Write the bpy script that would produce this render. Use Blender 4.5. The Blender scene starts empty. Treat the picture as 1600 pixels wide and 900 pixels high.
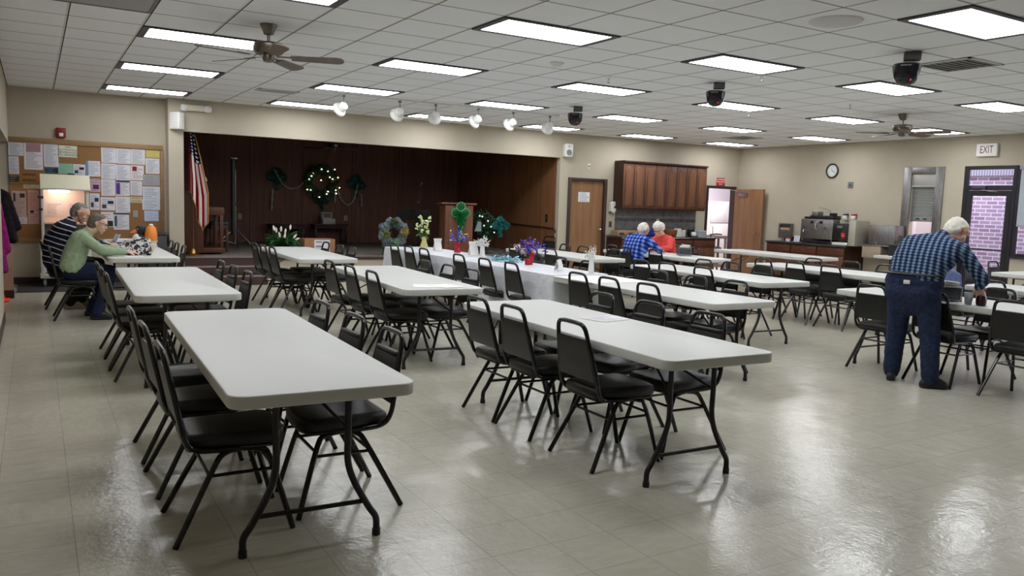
import bpy, bmesh, math, random
from mathutils import Vector, Matrix, Euler
random.seed(7)
C = bpy.context.scene.collection
R = math.radians
SC = bpy.context.scene
CZ = 3.02          # ceiling height
GX, GY, GT = 4.551, 5.243, 0.6096   # ceiling grid offsets / module
def gx(i): return i * GT + GX
def gy(j): return j * GT + GY

# ------------------------------------------------------------------ materials
MATS = {}
def srgb(r, g, b):
    f = lambda c: c / 12.92 if c <= .04045 else ((c + .055) / 1.055) ** 2.4
    return (f(r / 255), f(g / 255), f(b / 255), 1)
def mat(name, col, rough=.6, metal=0, spec=.5, emit=None, es=0, alpha=None, trans=0):
    if name in MATS: return MATS[name]
    m = bpy.data.materials.new(name); m.use_nodes = True
    b = m.node_tree.nodes['Principled BSDF']
    b.inputs['Base Color'].default_value = srgb(*col)
    b.inputs['Roughness'].default_value = rough
    b.inputs['Metallic'].default_value = metal
    b.inputs['Specular IOR Level'].default_value = spec
    if emit: b.inputs['Emission Color'].default_value = srgb(*emit); b.inputs['Emission Strength'].default_value = es
    if trans: b.inputs['Transmission Weight'].default_value = trans
    if alpha is not None: b.inputs['Alpha'].default_value = alpha
    MATS[name] = m
    return m
def L(m, a, b): m.node_tree.links.new(a, b)
def bsdf(m): return m.node_tree.nodes['Principled BSDF']
def coords(m, kind='Object', scale=(1, 1, 1), loc=(0, 0, 0), rot=(0, 0, 0)):
    t = m.node_tree.nodes.new('ShaderNodeTexCoord'); mp = m.node_tree.nodes.new('ShaderNodeMapping')
    mp.inputs['Scale'].default_value = scale; mp.inputs['Location'].default_value = loc; mp.inputs['Rotation'].default_value = rot
    L(m, t.outputs[kind], mp.inputs['Vector']); return mp.outputs['Vector']
def ramp(m, fac, stops):
    r = m.node_tree.nodes.new('ShaderNodeValToRGB'); e = r.color_ramp.elements
    while len(e) < len(stops): e.new(.5)
    for k, (p, c) in enumerate(stops): e[k].position = p; e[k].color = srgb(*c)
    L(m, fac, r.inputs['Fac']); return r
def math_(m, op, a, b=None, c=None):
    n = m.node_tree.nodes.new('ShaderNodeMath'); n.operation = op
    for k, v in enumerate((a, b, c)):
        if v is None: continue
        if isinstance(v, (int, float)): n.inputs[k].default_value = v
        else: L(m, v, n.inputs[k])
    return n.outputs[0]
def mix(m, fac, a, b):
    n = m.node_tree.nodes.new('ShaderNodeMix'); n.data_type = 'RGBA'
    if isinstance(fac, (int, float)): n.inputs[0].default_value = fac
    else: L(m, fac, n.inputs[0])
    for k, v in ((6, a), (7, b)):
        if isinstance(v, tuple): n.inputs[k].default_value = v
        else: L(m, v, n.inputs[k])
    return n.outputs[2]
def noise(m, vec, scale, detail=4, rough=.5):
    n = m.node_tree.nodes.new('ShaderNodeTexNoise'); n.inputs['Scale'].default_value = scale
    n.inputs['Detail'].default_value = detail; n.inputs['Roughness'].default_value = rough
    L(m, vec, n.inputs['Vector']); return n.outputs['Fac']
def bump(m, h, s=.2, d=.01):
    b = m.node_tree.nodes.new('ShaderNodeBump'); b.inputs['Strength'].default_value = s; b.inputs['Distance'].default_value = d
    L(m, h, b.inputs['Height']); L(m, b.outputs[0], bsdf(m).inputs['Normal'])
def base(m, out): L(m, out, bsdf(m).inputs['Base Color'])
def sep(m, vec):
    s = m.node_tree.nodes.new('ShaderNodeSeparateXYZ'); L(m, vec, s.inputs[0]); return s.outputs
def noisy(name, a, b, scale=6, rough=.6, stretch=(1, 1, 1), spec=.5, metal=0, bmp=0, detail=5):
    if name in MATS: return MATS[name]
    m = mat(name, a, rough, metal, spec); v = coords(m, 'Object', stretch); f = noise(m, v, scale, detail)
    base(m, ramp(m, f, [(.3, a), (.7, b)]).outputs[0])
    if bmp: bump(m, f, bmp)
    return m
def seam_mask(m, val, period, off, w):
    """1 on thin lines every PERIOD along a coordinate"""
    x = math_(m, 'ADD', val, -off + 1000 * period); x = math_(m, 'DIVIDE', x, period); x = math_(m, 'FRACT', x)
    x = math_(m, 'SUBTRACT', x, .5); x = math_(m, 'ABSOLUTE', x); x = math_(m, 'SUBTRACT', .5, x)
    return math_(m, 'LESS_THAN', x, w / period / 2)

# floor: waxed 12 in vinyl tiles
def floor_mat():
    m = mat('vinyl_tile', (175, 170, 152), .3, 0, .5); v = coords(m)
    s = sep(m, v)
    lx = seam_mask(m, s[0], .305, -.19, .004); ly = seam_mask(m, s[1], .305, .1, .004)
    ln = math_(m, 'MAXIMUM', lx, ly)
    wn = m.node_tree.nodes.new('ShaderNodeTexWhiteNoise'); wn.noise_dimensions = '2D'
    cx = math_(m, 'FLOOR', math_(m, 'DIVIDE', math_(m, 'ADD', s[0], .19), .305)); cy = math_(m, 'FLOOR', math_(m, 'DIVIDE', math_(m, 'ADD', s[1], -.1), .305))
    cb = m.node_tree.nodes.new('ShaderNodeCombineXYZ'); L(m, cx, cb.inputs[0]); L(m, cy, cb.inputs[1]); L(m, cb.outputs[0], wn.inputs['Vector'])
    f = noise(m, coords(m, 'Object', (1, 3, 1)), 7, 6, .65)
    f2 = noise(m, coords(m, 'Object', (3, 1, 1)), 7, 6, .65)
    par = math_(m, 'GREATER_THAN', wn.outputs['Value'], .5)
    mx = m.node_tree.nodes.new('ShaderNodeMix'); L(m, par, mx.inputs[0]); L(m, f, mx.inputs[2]); L(m, f2, mx.inputs[3])
    c = ramp(m, mx.outputs[0], [(.25, (179, 174, 158)), (.5, (186, 182, 167)), (.75, (193, 190, 176))]).outputs[0]
    val = math_(m, 'ADD', math_(m, 'MULTIPLY', wn.outputs['Value'], .05), .965)
    hs = m.node_tree.nodes.new('ShaderNodeHueSaturation'); L(m, val, hs.inputs['Value']); L(m, c, hs.inputs['Color'])
    # dark scuffs
    sa = noise(m, coords(m, 'Object', (5, 60, 1)), 1, 3, .6); sb = noise(m, coords(m, 'Object', (60, 5, 1)), 1, 3, .6)
    ms = m.node_tree.nodes.new('ShaderNodeMix'); L(m, par, ms.inputs[0]); L(m, sa, ms.inputs[2]); L(m, sb, ms.inputs[3])
    sm = math_(m, 'MULTIPLY', math_(m, 'GREATER_THAN', ms.outputs[0], .69), .4); sl = math_(m, 'MULTIPLY', math_(m, 'LESS_THAN', ms.outputs[0], .31), .35)
    c2 = mix(m, sm, hs.outputs[0], srgb(98, 92, 80)); c2 = mix(m, sl, c2, srgb(222, 220, 208))
    c3 = mix(m, math_(m, 'MULTIPLY', ln, .38), c2, srgb(96, 90, 78)); base(m, c3)
    rr = noise(m, v, 1.7, 5, .6); r2 = math_(m, 'ADD', math_(m, 'MULTIPLY', rr, .12), .13); L(m, r2, bsdf(m).inputs['Roughness'])
    bump(m, math_(m, 'ADD', noise(m, v, 5, 4), math_(m, 'MULTIPLY', noise(m, v, 40, 2), .15)), 0.22, .02)
    return m
def ceiling_mat():
    m = mat('ceiling_tile', (200, 199, 198), .9, 0, .2); v = coords(m); s = sep(m, v)
    lx = seam_mask(m, s[0], GT, GX, .022); ly = seam_mask(m, s[1], GT, GY, .022)
    kx = seam_mask(m, s[0], GT, GX + .012, .010); ky = seam_mask(m, s[1], GT, GY + .012, .010)
    f = noise(m, v, 90, 4, .7)
    c = ramp(m, f, [(.3, (234, 236, 241)), (.7, (242, 244, 248))]).outputs[0]
    c = mix(m, math_(m, 'MAXIMUM', lx, ly), c, srgb(214, 213, 212))
    c = mix(m, math_(m, 'MAXIMUM', kx, ky), c, srgb(52, 50, 50)); base(m, c)  # dark line beside each grid bar: shadow gap painted into the tile colour
    bump(m, f, .15, .004)
    return m
def wood_mat(name, a, b, c_, rough=.4, scale=1.0, axis='z', seam=None, spec=.4):
    if name in MATS: return MATS[name]
    m = mat(name, a, rough, 0, spec)
    st = {'z': (9, 9, .6), 'x': (.6, 9, 9), 'y': (9, .6, 9)}[axis]
    v = coords(m, 'Object', tuple(q * scale for q in st))
    f = noise(m, v, 1.6, 7, .62)
    col = ramp(m, f, [(.28, a), (.5, b), (.74, c_)]).outputs[0]
    if seam:
        s = sep(m, coords(m)); ln = seam_mask(m, math_(m, 'ADD', s[0], s[1]), seam, .13, .014)
        col = mix(m, math_(m, 'MULTIPLY', ln, .75), col, srgb(24, 14, 10))
    base(m, col); bump(m, f, .06, .004)
    return m
def brick_mat():
    m = mat('brick', (150, 120, 130), .9); v = coords(m, 'Object', (1, 1, 1), rot=(0, R(-90), R(0)))
    s = sep(m, coords(m)); cb = m.node_tree.nodes.new('ShaderNodeCombineXYZ'); L(m, s[1], cb.inputs[0]); L(m, s[2], cb.inputs[1])
    b = m.node_tree.nodes.new('ShaderNodeTexBrick'); L(m, cb.outputs[0], b.inputs['Vector'])
    b.inputs['Color1'].default_value = srgb(160, 132, 150); b.inputs['Color2'].default_value = srgb(186, 160, 176); b.inputs['Mortar'].default_value = srgb(238, 228, 238)
    b.inputs['Scale'].default_value = 1; b.inputs['Brick Width'].default_value = .22; b.inputs['Row Height'].default_value = .078; b.inputs['Mortar Size'].default_value = .009
    base(m, b.outputs['Color']); return m
def plaid_mat(name, dark, mid, light, sx, sz, rough=.85, wa=1.0, kx=.6):
    m = mat(name, mid, rough, 0, .2); s = sep(m, coords(m))
    lat = math_(m, 'ADD', s[1], math_(m, 'MULTIPLY', s[0], kx))
    a = math_(m, 'MULTIPLY', math_(m, 'SINE', math_(m, 'MULTIPLY', lat, 6.283 / sx)), wa); b = math_(m, 'SINE', math_(m, 'MULTIPLY', math_(m, 'ADD', s[2], math_(m, 'MULTIPLY', s[0], .4)), 6.283 / sz))
    k = math_(m, 'ADD', math_(m, 'MULTIPLY', math_(m, 'ADD', a, b), .25), .5)
    base(m, ramp(m, k, [(.15, dark), (.5, mid), (.88, light)]).outputs[0]); return m
def stripe_mat(name, a, b, period, w):
    m = mat(name, a, .85, 0, .2); s = sep(m, coords(m))
    z = math_(m, 'ADD', s[2], math_(m, 'MULTIPLY', s[0], .35))
    z = math_(m, 'ADD', z, math_(m, 'MULTIPLY', noise(m, coords(m), 6, 2), .03))
    base(m, mix(m, seam_mask(m, z, period, 0, w), srgb(*a), srgb(*b))); return m
def fabric(name, a, b, scale=25, rough=.9, bmp=.3):
    return noisy(name, a, b, scale, rough, spec=.2, bmp=bmp)
def text_sheet(name, paper, ink, rows, seed, head=None, pic=None):
    """printed notice: ragged rows of type on UV"""
    m = mat(name, paper, .8, 0, .2); s = sep(m, coords(m, 'UV'))
    rowf = math_(m, 'MULTIPLY', s[1], rows); fr = math_(m, 'FRACT', rowf); fl = math_(m, 'FLOOR', rowf)
    on = math_(m, 'MULTIPLY', math_(m, 'GREATER_THAN', fr, .35), math_(m, 'LESS_THAN', fr, .72))
    wn = m.node_tree.nodes.new('ShaderNodeTexWhiteNoise'); wn.noise_dimensions = '1D'; L(m, math_(m, 'ADD', fl, seed * 13.7), wn.inputs['W'])
    end = math_(m, 'ADD', math_(m, 'MULTIPLY', wn.outputs['Value'], .45), .48)
    on = math_(m, 'MULTIPLY', on, math_(m, 'LESS_THAN', s[0], end)); on = math_(m, 'MULTIPLY', on, math_(m, 'GREATER_THAN', s[0], .1))
    on = math_(m, 'MULTIPLY', on, math_(m, 'LESS_THAN', s[1], .93)); on = math_(m, 'MULTIPLY', on, math_(m, 'GREATER_THAN', s[1], .06))
    cb = m.node_tree.nodes.new('ShaderNodeCombineXYZ'); L(m, math_(m, 'MULTIPLY', s[0], 40), cb.inputs[0]); L(m, math_(m, 'ADD', fl, seed), cb.inputs[1])
    wd = math_(m, 'GREATER_THAN', noise(m, cb.outputs[0], 1, 2), .42); on = math_(m, 'MULTIPLY', on, wd)
    col = mix(m, math_(m, 'MULTIPLY', on, .8), srgb(*paper), srgb(*ink))
    for blk in (head, pic):
        if blk:
            x0, y0, x1, y1, c = blk
            k = math_(m, 'MULTIPLY', math_(m, 'MULTIPLY', math_(m, 'GREATER_THAN', s[0], x0), math_(m, 'LESS_THAN', s[0], x1)), math_(m, 'MULTIPLY', math_(m, 'GREATER_THAN', s[1], y0), math_(m, 'LESS_THAN', s[1], y1)))
            col = mix(m, k, col, srgb(*c))
    base(m, col); return m

# ------------------------------------------------------------------ mesh builder
class MB:
    def __init__(s): s.v = []; s.f = []; s.uv = {}
    def add(s, vs, fs, M=None):
        o = len(s.v)
        for p in vs:
            p = Vector(p)
            s.v.append(M @ p if M else p)
        s.f += [tuple(i + o for i in f) for f in fs]; return s
    def bm(s, bm, M=None):
        bm.verts.ensure_lookup_table(); bm.verts.index_update()
        s.add([v.co.copy() for v in bm.verts], [tuple(v.index for v in f.verts) for f in bm.faces], M); bm.free(); return s
    def box(s, c, d, r=0, seg=2, M=None):
        bm = bmesh.new(); bmesh.ops.create_cube(bm, size=1)
        for v in bm.verts: v.co = Vector((v.co.x * d[0], v.co.y * d[1], v.co.z * d[2])) + Vector(c)
        if r: bmesh.ops.bevel(bm, geom=list(bm.edges), offset=min(r, min(d) * .49), segments=seg, profile=.5, affect='EDGES')
        return s.bm(bm, M)
    def b2(s, lo, hi, r=0, seg=2):
        return s.box([(a + b) / 2 for a, b in zip(lo, hi)], [abs(b - a) for a, b in zip(lo, hi)], r, seg)
    def tube(s, path, r, n=8, closed=False, caps=True, M=None):
        P = [Vector(p) for p in path]; k = len(P); rr = r if isinstance(r, (list, tuple)) else [r] * k
        vs = []; fs = []; prev = None
        for i in range(k):
            a = P[i - 1] if (i > 0 or closed) else P[i]; b = P[(i + 1) % k] if (i < k - 1 or closed) else P[i]
            t = (b - a).normalized() if (b - a).length > 1e-9 else Vector((0, 0, 1))
            if prev is None:
                u = t.orthogonal().normalized()
            else:
                u = prev - t * prev.dot(t); u = u.normalized() if u.length > 1e-6 else t.orthogonal().normalized()
            prev = u; w = t.cross(u)
            for q in range(n):
                an = 2 * math.pi * q / n; vs.append(P[i] + (u * math.cos(an) + w * math.sin(an)) * rr[i])
        for i in range(k if closed else k - 1):
            a = i * n; b = ((i + 1) % k) * n
            for q in range(n): fs.append((a + q, a + (q + 1) % n, b + (q + 1) % n, b + q))
        if caps and not closed: fs.append(tuple(range(n))[::-1]); fs.append(tuple((k - 1) * n + q for q in range(n)))
        return s.add(vs, fs, M)
    def cyl(s, p1, p2, r1, r2=None, n=16, M=None):
        return s.tube([p1, p2], [r1, r1 if r2 is None else r2], n, M=M)
    def lathe(s, prof, c=(0, 0, 0), n=24, M=None, cap=True):
        vs = []; fs = []
        for (r, z) in prof:
            for q in range(n):
                a = 2 * math.pi * q / n; vs.append((c[0] + r * math.cos(a), c[1] + r * math.sin(a), c[2] + z))
        for i in range(len(prof) - 1):
            for q in range(n): fs.append((i * n + q, i * n + (q + 1) % n, (i + 1) * n + (q + 1) % n, (i + 1) * n + q))
        if cap:
            fs.append(tuple(range(n))[::-1]); fs.append(tuple((len(prof) - 1) * n + q for q in range(n)))
        return s.add(vs, fs, M)
    def ell(s, c, r, sub=2, M=None):
        bm = bmesh.new(); bmesh.ops.create_icosphere(bm, subdivisions=sub, radius=1)
        rr = r if isinstance(r, (tuple, list)) else (r, r, r)
        for v in bm.verts: v.co = Vector((v.co.x * rr[0], v.co.y * rr[1], v.co.z * rr[2])) + Vector(c)
        return s.bm(bm, M)
    def prism(s, pts, z0, z1, M=None, r=0):
        """2D outline (x,y) extruded z0..z1"""
        n = len(pts); vs = [(p[0], p[1], z0) for p in pts] + [(p[0], p[1], z1) for p in pts]
        fs = [tuple(range(n))[::-1], tuple(range(n, 2 * n))] + [(i, (i + 1) % n, n + (i + 1) % n, n + i) for i in range(n)]
        if not r: return s.add(vs, fs, M)
        bm = bmesh.new(); bv = [bm.verts.new(v) for v in vs]
        for f in fs: bm.faces.new([bv[i] for i in f])
        bmesh.ops.recalc_face_normals(bm, faces=bm.faces)
        es = [e for e in bm.edges if abs(e.verts[0].co.z - e.verts[1].co.z) < 1e-6]
        bmesh.ops.bevel(bm, geom=es, offset=r, segments=3, profile=.5, affect='EDGES')
        return s.bm(bm, M)
    def quad(s, a, b, c, d):
        return s.add([a, b, c, d], [(0, 1, 2, 3)])
    def build(s, name, m, parent=None, smooth=40, loc=None, uvbox=False):
        me = bpy.data.meshes.new(name); me.from_pydata([tuple(v) for v in s.v], [], s.f); me.validate(); me.update()
        bm = bmesh.new(); bm.from_mesh(me); bmesh.ops.recalc_face_normals(bm, faces=bm.faces); bm.to_mesh(me); bm.free()
        if smooth:
            for p in me.polygons: p.use_smooth = True
            me.set_sharp_from_angle(angle=R(smooth))
        if m: me.materials.append(m)
        o = bpy.data.objects.new(name, me); C.objects.link(o)
        if parent: o.parent = parent
        if loc: o.location = loc
        return o
def rrect(w, h, r, n=5):
    pts = []
    for cx, cy, a0 in ((w / 2 - r, h / 2 - r, 0), (-w / 2 + r, h / 2 - r, 90), (-w / 2 + r, -h / 2 + r, 180), (w / 2 - r, -h / 2 + r, 270)):
        for k in range(n + 1):
            a = R(a0 + 90 * k / n); pts.append((cx + r * math.cos(a), cy + r * math.sin(a)))
    return pts
def arc(p, n=8):
    """Catmull-Rom through points"""
    P = [Vector(q) for q in p]; out = []
    for i in range(len(P) - 1):
        a = P[max(i - 1, 0)]; b = P[i]; c = P[i + 1]; d = P[min(i + 2, len(P) - 1)]
        for k in range(n):
            t = k / n
            out.append(.5 * ((2 * b) + (c - a) * t + (2 * a - 5 * b + 4 * c - d) * t * t + (3 * b - a - 3 * c + d) * t ** 3))
    out.append(P[-1]); return out
def frame_m(loc, rz=0, rx=0, ry=0): return Matrix.Translation(loc) @ Euler((rx, ry, rz)).to_matrix().to_4x4()

# ------------------------------------------------------------------ scene graph
LABELS = set()
def props(o, label, cat, group=None):
    o['label'] = label; o['category'] = cat
    if group: o['group'] = group
    return o
def thing(name, label, cat, loc=(0, 0, 0), rz=0, group=None):
    o = bpy.data.objects.new(name, None); C.objects.link(o); o.empty_display_size = .1
    o.location = loc; o.rotation_euler = (0, 0, rz); return props(o, label, cat, group)
def solid(name, mb, m, label, cat, group=None, loc=None, smooth=40):
    return props(mb.build(name, m, None, smooth, loc), label, cat, group)
def struct(name, mb, m, parent=None, smooth=0):
    o = mb.build(name, m, parent, smooth)
    if parent is None: o['kind'] = 'structure'
    return o
def kids(o): return [x for x in bpy.data.objects if x.parent == o]
def dup(root, loc, rz=0, label=None, group=None, tree=None):
    def cp(o, par):
        c = o.copy(); C.objects.link(c); c.parent = par
        for ch, sub in TREE[o.name]: cp(ch, c)
        return c
    TREE = {}
    def walk(o):
        TREE[o.name] = [(k, None) for k in kids(o)]
        for k in kids(o): walk(k)
    walk(root)
    r = cp(root, None); r.location = loc; r.rotation_euler = (0, 0, rz)
    if label: r['label'] = label
    if group: r['group'] = group
    return r
def text_mesh(body, size, M, extr=.002, align='CENTER', sx=1):
    cu = bpy.data.curves.new('t', 'FONT'); cu.body = body; cu.size = size; cu.extrude = extr; cu.align_x = align; cu.align_y = 'CENTER'; cu.resolution_u = 3
    o = bpy.data.objects.new('t', cu); C.objects.link(o); bpy.context.view_layer.update()
    me = bpy.data.meshes.new_from_object(o.evaluated_get(bpy.context.evaluated_depsgraph_get()))
    mb = MB(); mb.add([Vector((v.co.x * sx, v.co.y, v.co.z)) for v in me.vertices], [tuple(p.vertices) for p in me.polygons], M)
    bpy.data.objects.remove(o); bpy.data.curves.remove(cu); bpy.data.meshes.remove(me); return mb
# text frames: facing -y (north wall) / facing -x (right wall)
def TF_Y(loc): return Matrix.Translation(loc) @ Euler((R(90), 0, 0)).to_matrix().to_4x4()
def TF_X(loc): return Matrix.Translation(loc) @ Euler((R(90), 0, R(-90))).to_matrix().to_4x4()
def uvquad(o):
    """planar UV from the two largest local axes of a sheet"""
    me = o.data; uv = me.uv_layers.new(name='UVMap')
    lo = [min(v.co[k] for v in me.vertices) for k in range(3)]; hi = [max(v.co[k] for v in me.vertices) for k in range(3)]
    d = [hi[k] - lo[k] for k in range(3)]; t = d.index(min(d)); ax = [k for k in range(3) if k != t]
    for p in me.polygons:
        for li in p.loop_indices:
            co = me.vertices[me.loops[li].vertex_index].co
            uv.data[li].uv = ((co[ax[0]] - lo[ax[0]]) / max(d[ax[0]], 1e-6), (co[ax[1]] - lo[ax[1]]) / max(d[ax[1]], 1e-6))
# organic surfaces: hulls of spheres fused by voxel remesh
def hull_pts(sph):
    bm = bmesh.new()
    for c, r in sph:
        g = bmesh.ops.create_icosphere(bm, subdivisions=2, radius=1)
        rr = r if isinstance(r, (tuple, list)) else (r, r, r)
        for v in g['verts']: v.co = Vector((v.co.x * rr[0], v.co.y * rr[1], v.co.z * rr[2])) + Vector(c)
    bmesh.ops.delete(bm, geom=list(bm.edges), context='EDGES_FACES') if False else None
    bm2 = bmesh.new()
    for v in bm.verts: bm2.verts.new(v.co)
    bm.free()
    h = bmesh.ops.convex_hull(bm2, input=list(bm2.verts))
    bmesh.ops.delete(bm2, geom=[v for v in bm2.verts if not v.link_faces], context='VERTS')
    return bm2
def blob(name, prims, m, parent, vox=.012, it=4, base_=Vector((0, 0, 0)), disp=0):
    mb = MB()
    for p in prims: mb.bm(hull_pts(p))
    me = bpy.data.meshes.new('tmp'); me.from_pydata([tuple(v - base_) for v in mb.v], [], mb.f); me.update()
    o = bpy.data.objects.new('tmp', me); C.objects.link(o)
    r = o.modifiers.new('r', 'REMESH'); r.mode = 'VOXEL'; r.voxel_size = vox
    if disp:
        tx = bpy.data.textures.new('d', 'CLOUDS'); tx.noise_scale = .035; d = o.modifiers.new('d', 'DISPLACE'); d.texture = tx; d.strength = disp
    s = o.modifiers.new('s', 'SMOOTH'); s.iterations = it; s.factor = .5
    bpy.context.view_layer.update()
    nm = bpy.data.meshes.new_from_object(o.evaluated_get(bpy.context.evaluated_depsgraph_get())); nm.name = name
    bpy.data.objects.remove(o); bpy.data.meshes.remove(me)
    for p in nm.polygons: p.use_smooth = True
    nm.materials.clear(); nm.materials.append(m)
    ob = bpy.data.objects.new(name, nm); C.objects.link(ob)
    if parent: ob.parent = parent
    return ob
# ================================================================== materials
M_floor = floor_mat(); M_ceil = ceiling_mat(); M_brick = brick_mat()
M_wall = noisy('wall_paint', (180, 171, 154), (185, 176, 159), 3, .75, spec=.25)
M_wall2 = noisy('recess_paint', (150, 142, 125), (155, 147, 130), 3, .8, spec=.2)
M_panel = wood_mat('stage_panelling', (112, 78, 67), (126, 90, 76), (142, 102, 88), .55, 1, 'z', 1.22, spec=.2)
M_sidepan = wood_mat('stage_side_panelling', (116, 78, 52), (134, 92, 62), (150, 106, 74), .5, 1, 'z', 1.22, spec=.2)
M_stagefl = noisy('stage_carpet', (116, 108, 102), (134, 126, 120), 30, .9, spec=.1)
M_cove = mat('cove_base', (58, 34, 30), .5)
M_trimb = mat('dark_brown_trim', (52, 34, 28), .5)
M_door = wood_mat('birch_door', (118, 84, 56), (136, 99, 67), (150, 112, 78), .4, .7, 'z')
M_cab = wood_mat('cherry_cabinet', (76, 47, 35), (96, 61, 45), (114, 76, 56), .38, 1.2, 'z')
M_cabh = wood_mat('cherry_drawer', (70, 38, 28), (88, 50, 36), (104, 62, 44), .38, 1.2, 'y')
M_cabd = wood_mat('cherry_dark', (44, 22, 17), (54, 28, 20), (64, 34, 24), .4, 1.2, 'z')
M_nickel = noisy('brushed_nickel', (112, 104, 96), (134, 126, 116), 40, .34, metal=1, stretch=(1, 1, 12))
M_steel = noisy('stainless', (128, 126, 126), (152, 150, 150), 8, .42, metal=1, stretch=(6, 6, 1))
M_chrome = mat('chrome', (200, 200, 200), .15, 1)
M_black = mat('black_plastic', (20, 20, 22), .4)
M_dark = mat('dark_grey', (52, 52, 55), .5)
M_grey = mat('mid_grey', (112, 112, 112), .6)
M_white = mat('white_plastic', (226, 226, 222), .45)
M_offw = mat('ivory_plastic', (214, 208, 190), .5)
M_light = mat('light_diffuser', (255, 255, 255), .6, emit=(250, 252, 255), es=12)
M_glass = mat('glass', (235, 240, 245), .02, 0, .5, trans=1)
bsdf(M_glass).inputs['IOR'].default_value = 1.01
M_alu = mat('bronze_aluminium', (36, 34, 40), .45, .3)
M_red = mat('red_plastic', (150, 24, 30), .45)
M_paper = mat('paper_white', (232, 232, 228), .8)
M_ink = mat('ink', (30, 28, 30), .8)
M_kit = mat('kitchen_paint', (240, 234, 240), .7)

# ================================================================== shell
m = MB(); m.b2((-1.4, -2.6, -.1), (19, 14.6, 0)); floor = struct('floor', m, M_floor)
m = MB(); m.b2((-1.4, -2.6, CZ), (14.99, 14.7, CZ + .1)); struct('ceiling', m, M_ceil)
# north (stage) wall with openings
m = MB()
def W(x0, x1, z0, z1, y0=14.25, y1=14.37): m.b2((x0, y0, z0), (x1, y1, z1))
m.b2((1.9, 14.25, 0), (2.13, 14.7, CZ))                       # pier beside the notice board
W(2.13, 9.58, 2.5, CZ); W(9.58, 9.82, 0, CZ); W(9.82, 10.80, 2.08, CZ); W(10.80, 13.82, 0, CZ); W(13.82, 14.75, 2.05, CZ); W(14.75, 14.97, 0, CZ)
m.b2((3.38, 14.25, 0), (9.58, 14.37, .385))                    # front of the stage
struct('wall_north', m, M_wall)
m = MB(); m.b2((-1.4, 14.55, 0), (1.9, 14.67, CZ)); struct('wall_alcove', m, M_wall)
m = MB(); W2 = lambda y0, y1, z0, z1: m.b2((14.85, y0, z0), (14.97, y1, z1))
W2(9.69, 14.25, 0, CZ); W2(9.2, 9.69, 0, .95); W2(9.2, 9.69, 2.34, CZ); W2(8.67, 9.2, 0, CZ); W2(7.72, 8.67, 2.47, CZ)
W2(5.9, 7.72, 0, .84); W2(5.9, 7.72, 2.47, CZ); W2(5.0, 5.9, 0, CZ); W2(2.6, 5.0, 0, .84); W2(2.6, 5.0, 2.47, CZ); W2(1.6, 2.6, 0, CZ); W2(-1.6, 1.6, 0, .84); W2(-1.6, 1.6, 2.47, CZ); W2(-2.6, -1.6, 0, CZ)
struct('wall_right', m, M_wall)
m = MB(); m.b2((-.44, -2.6, 0), (-.32, 10.6, CZ)); m.b2((-.44, 10.6, 2.17), (-.32, 14.55, CZ)); struct('wall_left', m, M_wall)
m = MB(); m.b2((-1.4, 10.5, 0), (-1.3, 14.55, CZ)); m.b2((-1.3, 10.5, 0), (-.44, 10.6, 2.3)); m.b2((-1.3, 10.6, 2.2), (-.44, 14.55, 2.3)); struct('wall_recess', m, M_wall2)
m = MB(); m.b2((-.44, -2.72, 0), (14.97, -2.6, CZ)); struct('wall_rear', m, M_wall)
# stage
m = MB(); m.b2((2.13, 14.37, 0), (9.58, 19.1, .42)); m.b2((2.13, 14.30, .385), (9.58, 14.37, .42)); struct('floor_stage', m, M_stagefl)
m = MB(); m.b2((3.38, 14.215, .375), (9.58, 14.30, .425), .008); struct('trim_1', m, M_cove)
m = MB(); m.b2((2.0, 19.05, .42), (9.7, 19.17, 3.0)); struct('wall_stage_back', m, M_panel)
m = MB(); m.b2((9.57, 14.38, .0), (9.69, 19.05, 3.0)); struct('wall_stage_right', m, M_sidepan)
m = MB(); m.b2((2.01, 14.7, .0), (2.13, 19.05, 3.0)); struct('wall_stage_left', m, M_panel)
m = MB(); m.b2((2.13, 14.38, 2.9), (9.7, 19.1, 3.0)); struct('ceiling_stage', m, mat('stage_ceiling', (96, 84, 78), .9))
# steps up to the stage
st = MB()
M_step = mat('step_rubber', (70, 46, 40), .6)
for k, y0 in enumerate((13.69, 13.97)): st.b2((2.14, y0, .14 * k), (3.36, 14.245, .14 * (k + 1)), .006)
st.b2((2.14, 14.245, .28), (3.36, 14.30, .42))
props(st.build('stage_steps', M_step), 'dark brown steps up to the stage beside the pier', 'steps')
ns = MB()
for y0, z in ((13.68, .14), (13.96, .28), (14.235, .42)): ns.b2((2.14, y0, z - .004), (3.37, y0 + .28, z + .004), .003)
ns.build('tread', M_stagefl, bpy.data.objects['stage_steps'])
# cove base
def basebd(name, lo, hi): q = MB(); q.b2(lo, hi, .004); struct(name, q, M_cove)
basebd('baseboard_alcove', (-1.3, 14.54, 0), (1.9, 14.55, .11)); basebd('baseboard_pier', (1.89, 14.24, 0), (2.13, 14.25, .11))
basebd('baseboard_north', (9.58, 14.24, 0), (9.80, 14.25, .11)); basebd('baseboard_right', (14.84, 8.7, 0), (14.85, 13.1, .11))
basebd('baseboard_left', (-.32, -2.6, 0), (-.31, 10.6, .11)); basebd('baseboard_window', (14.84, -2.6, 0), (14.85, 7.7, .11))
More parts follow.
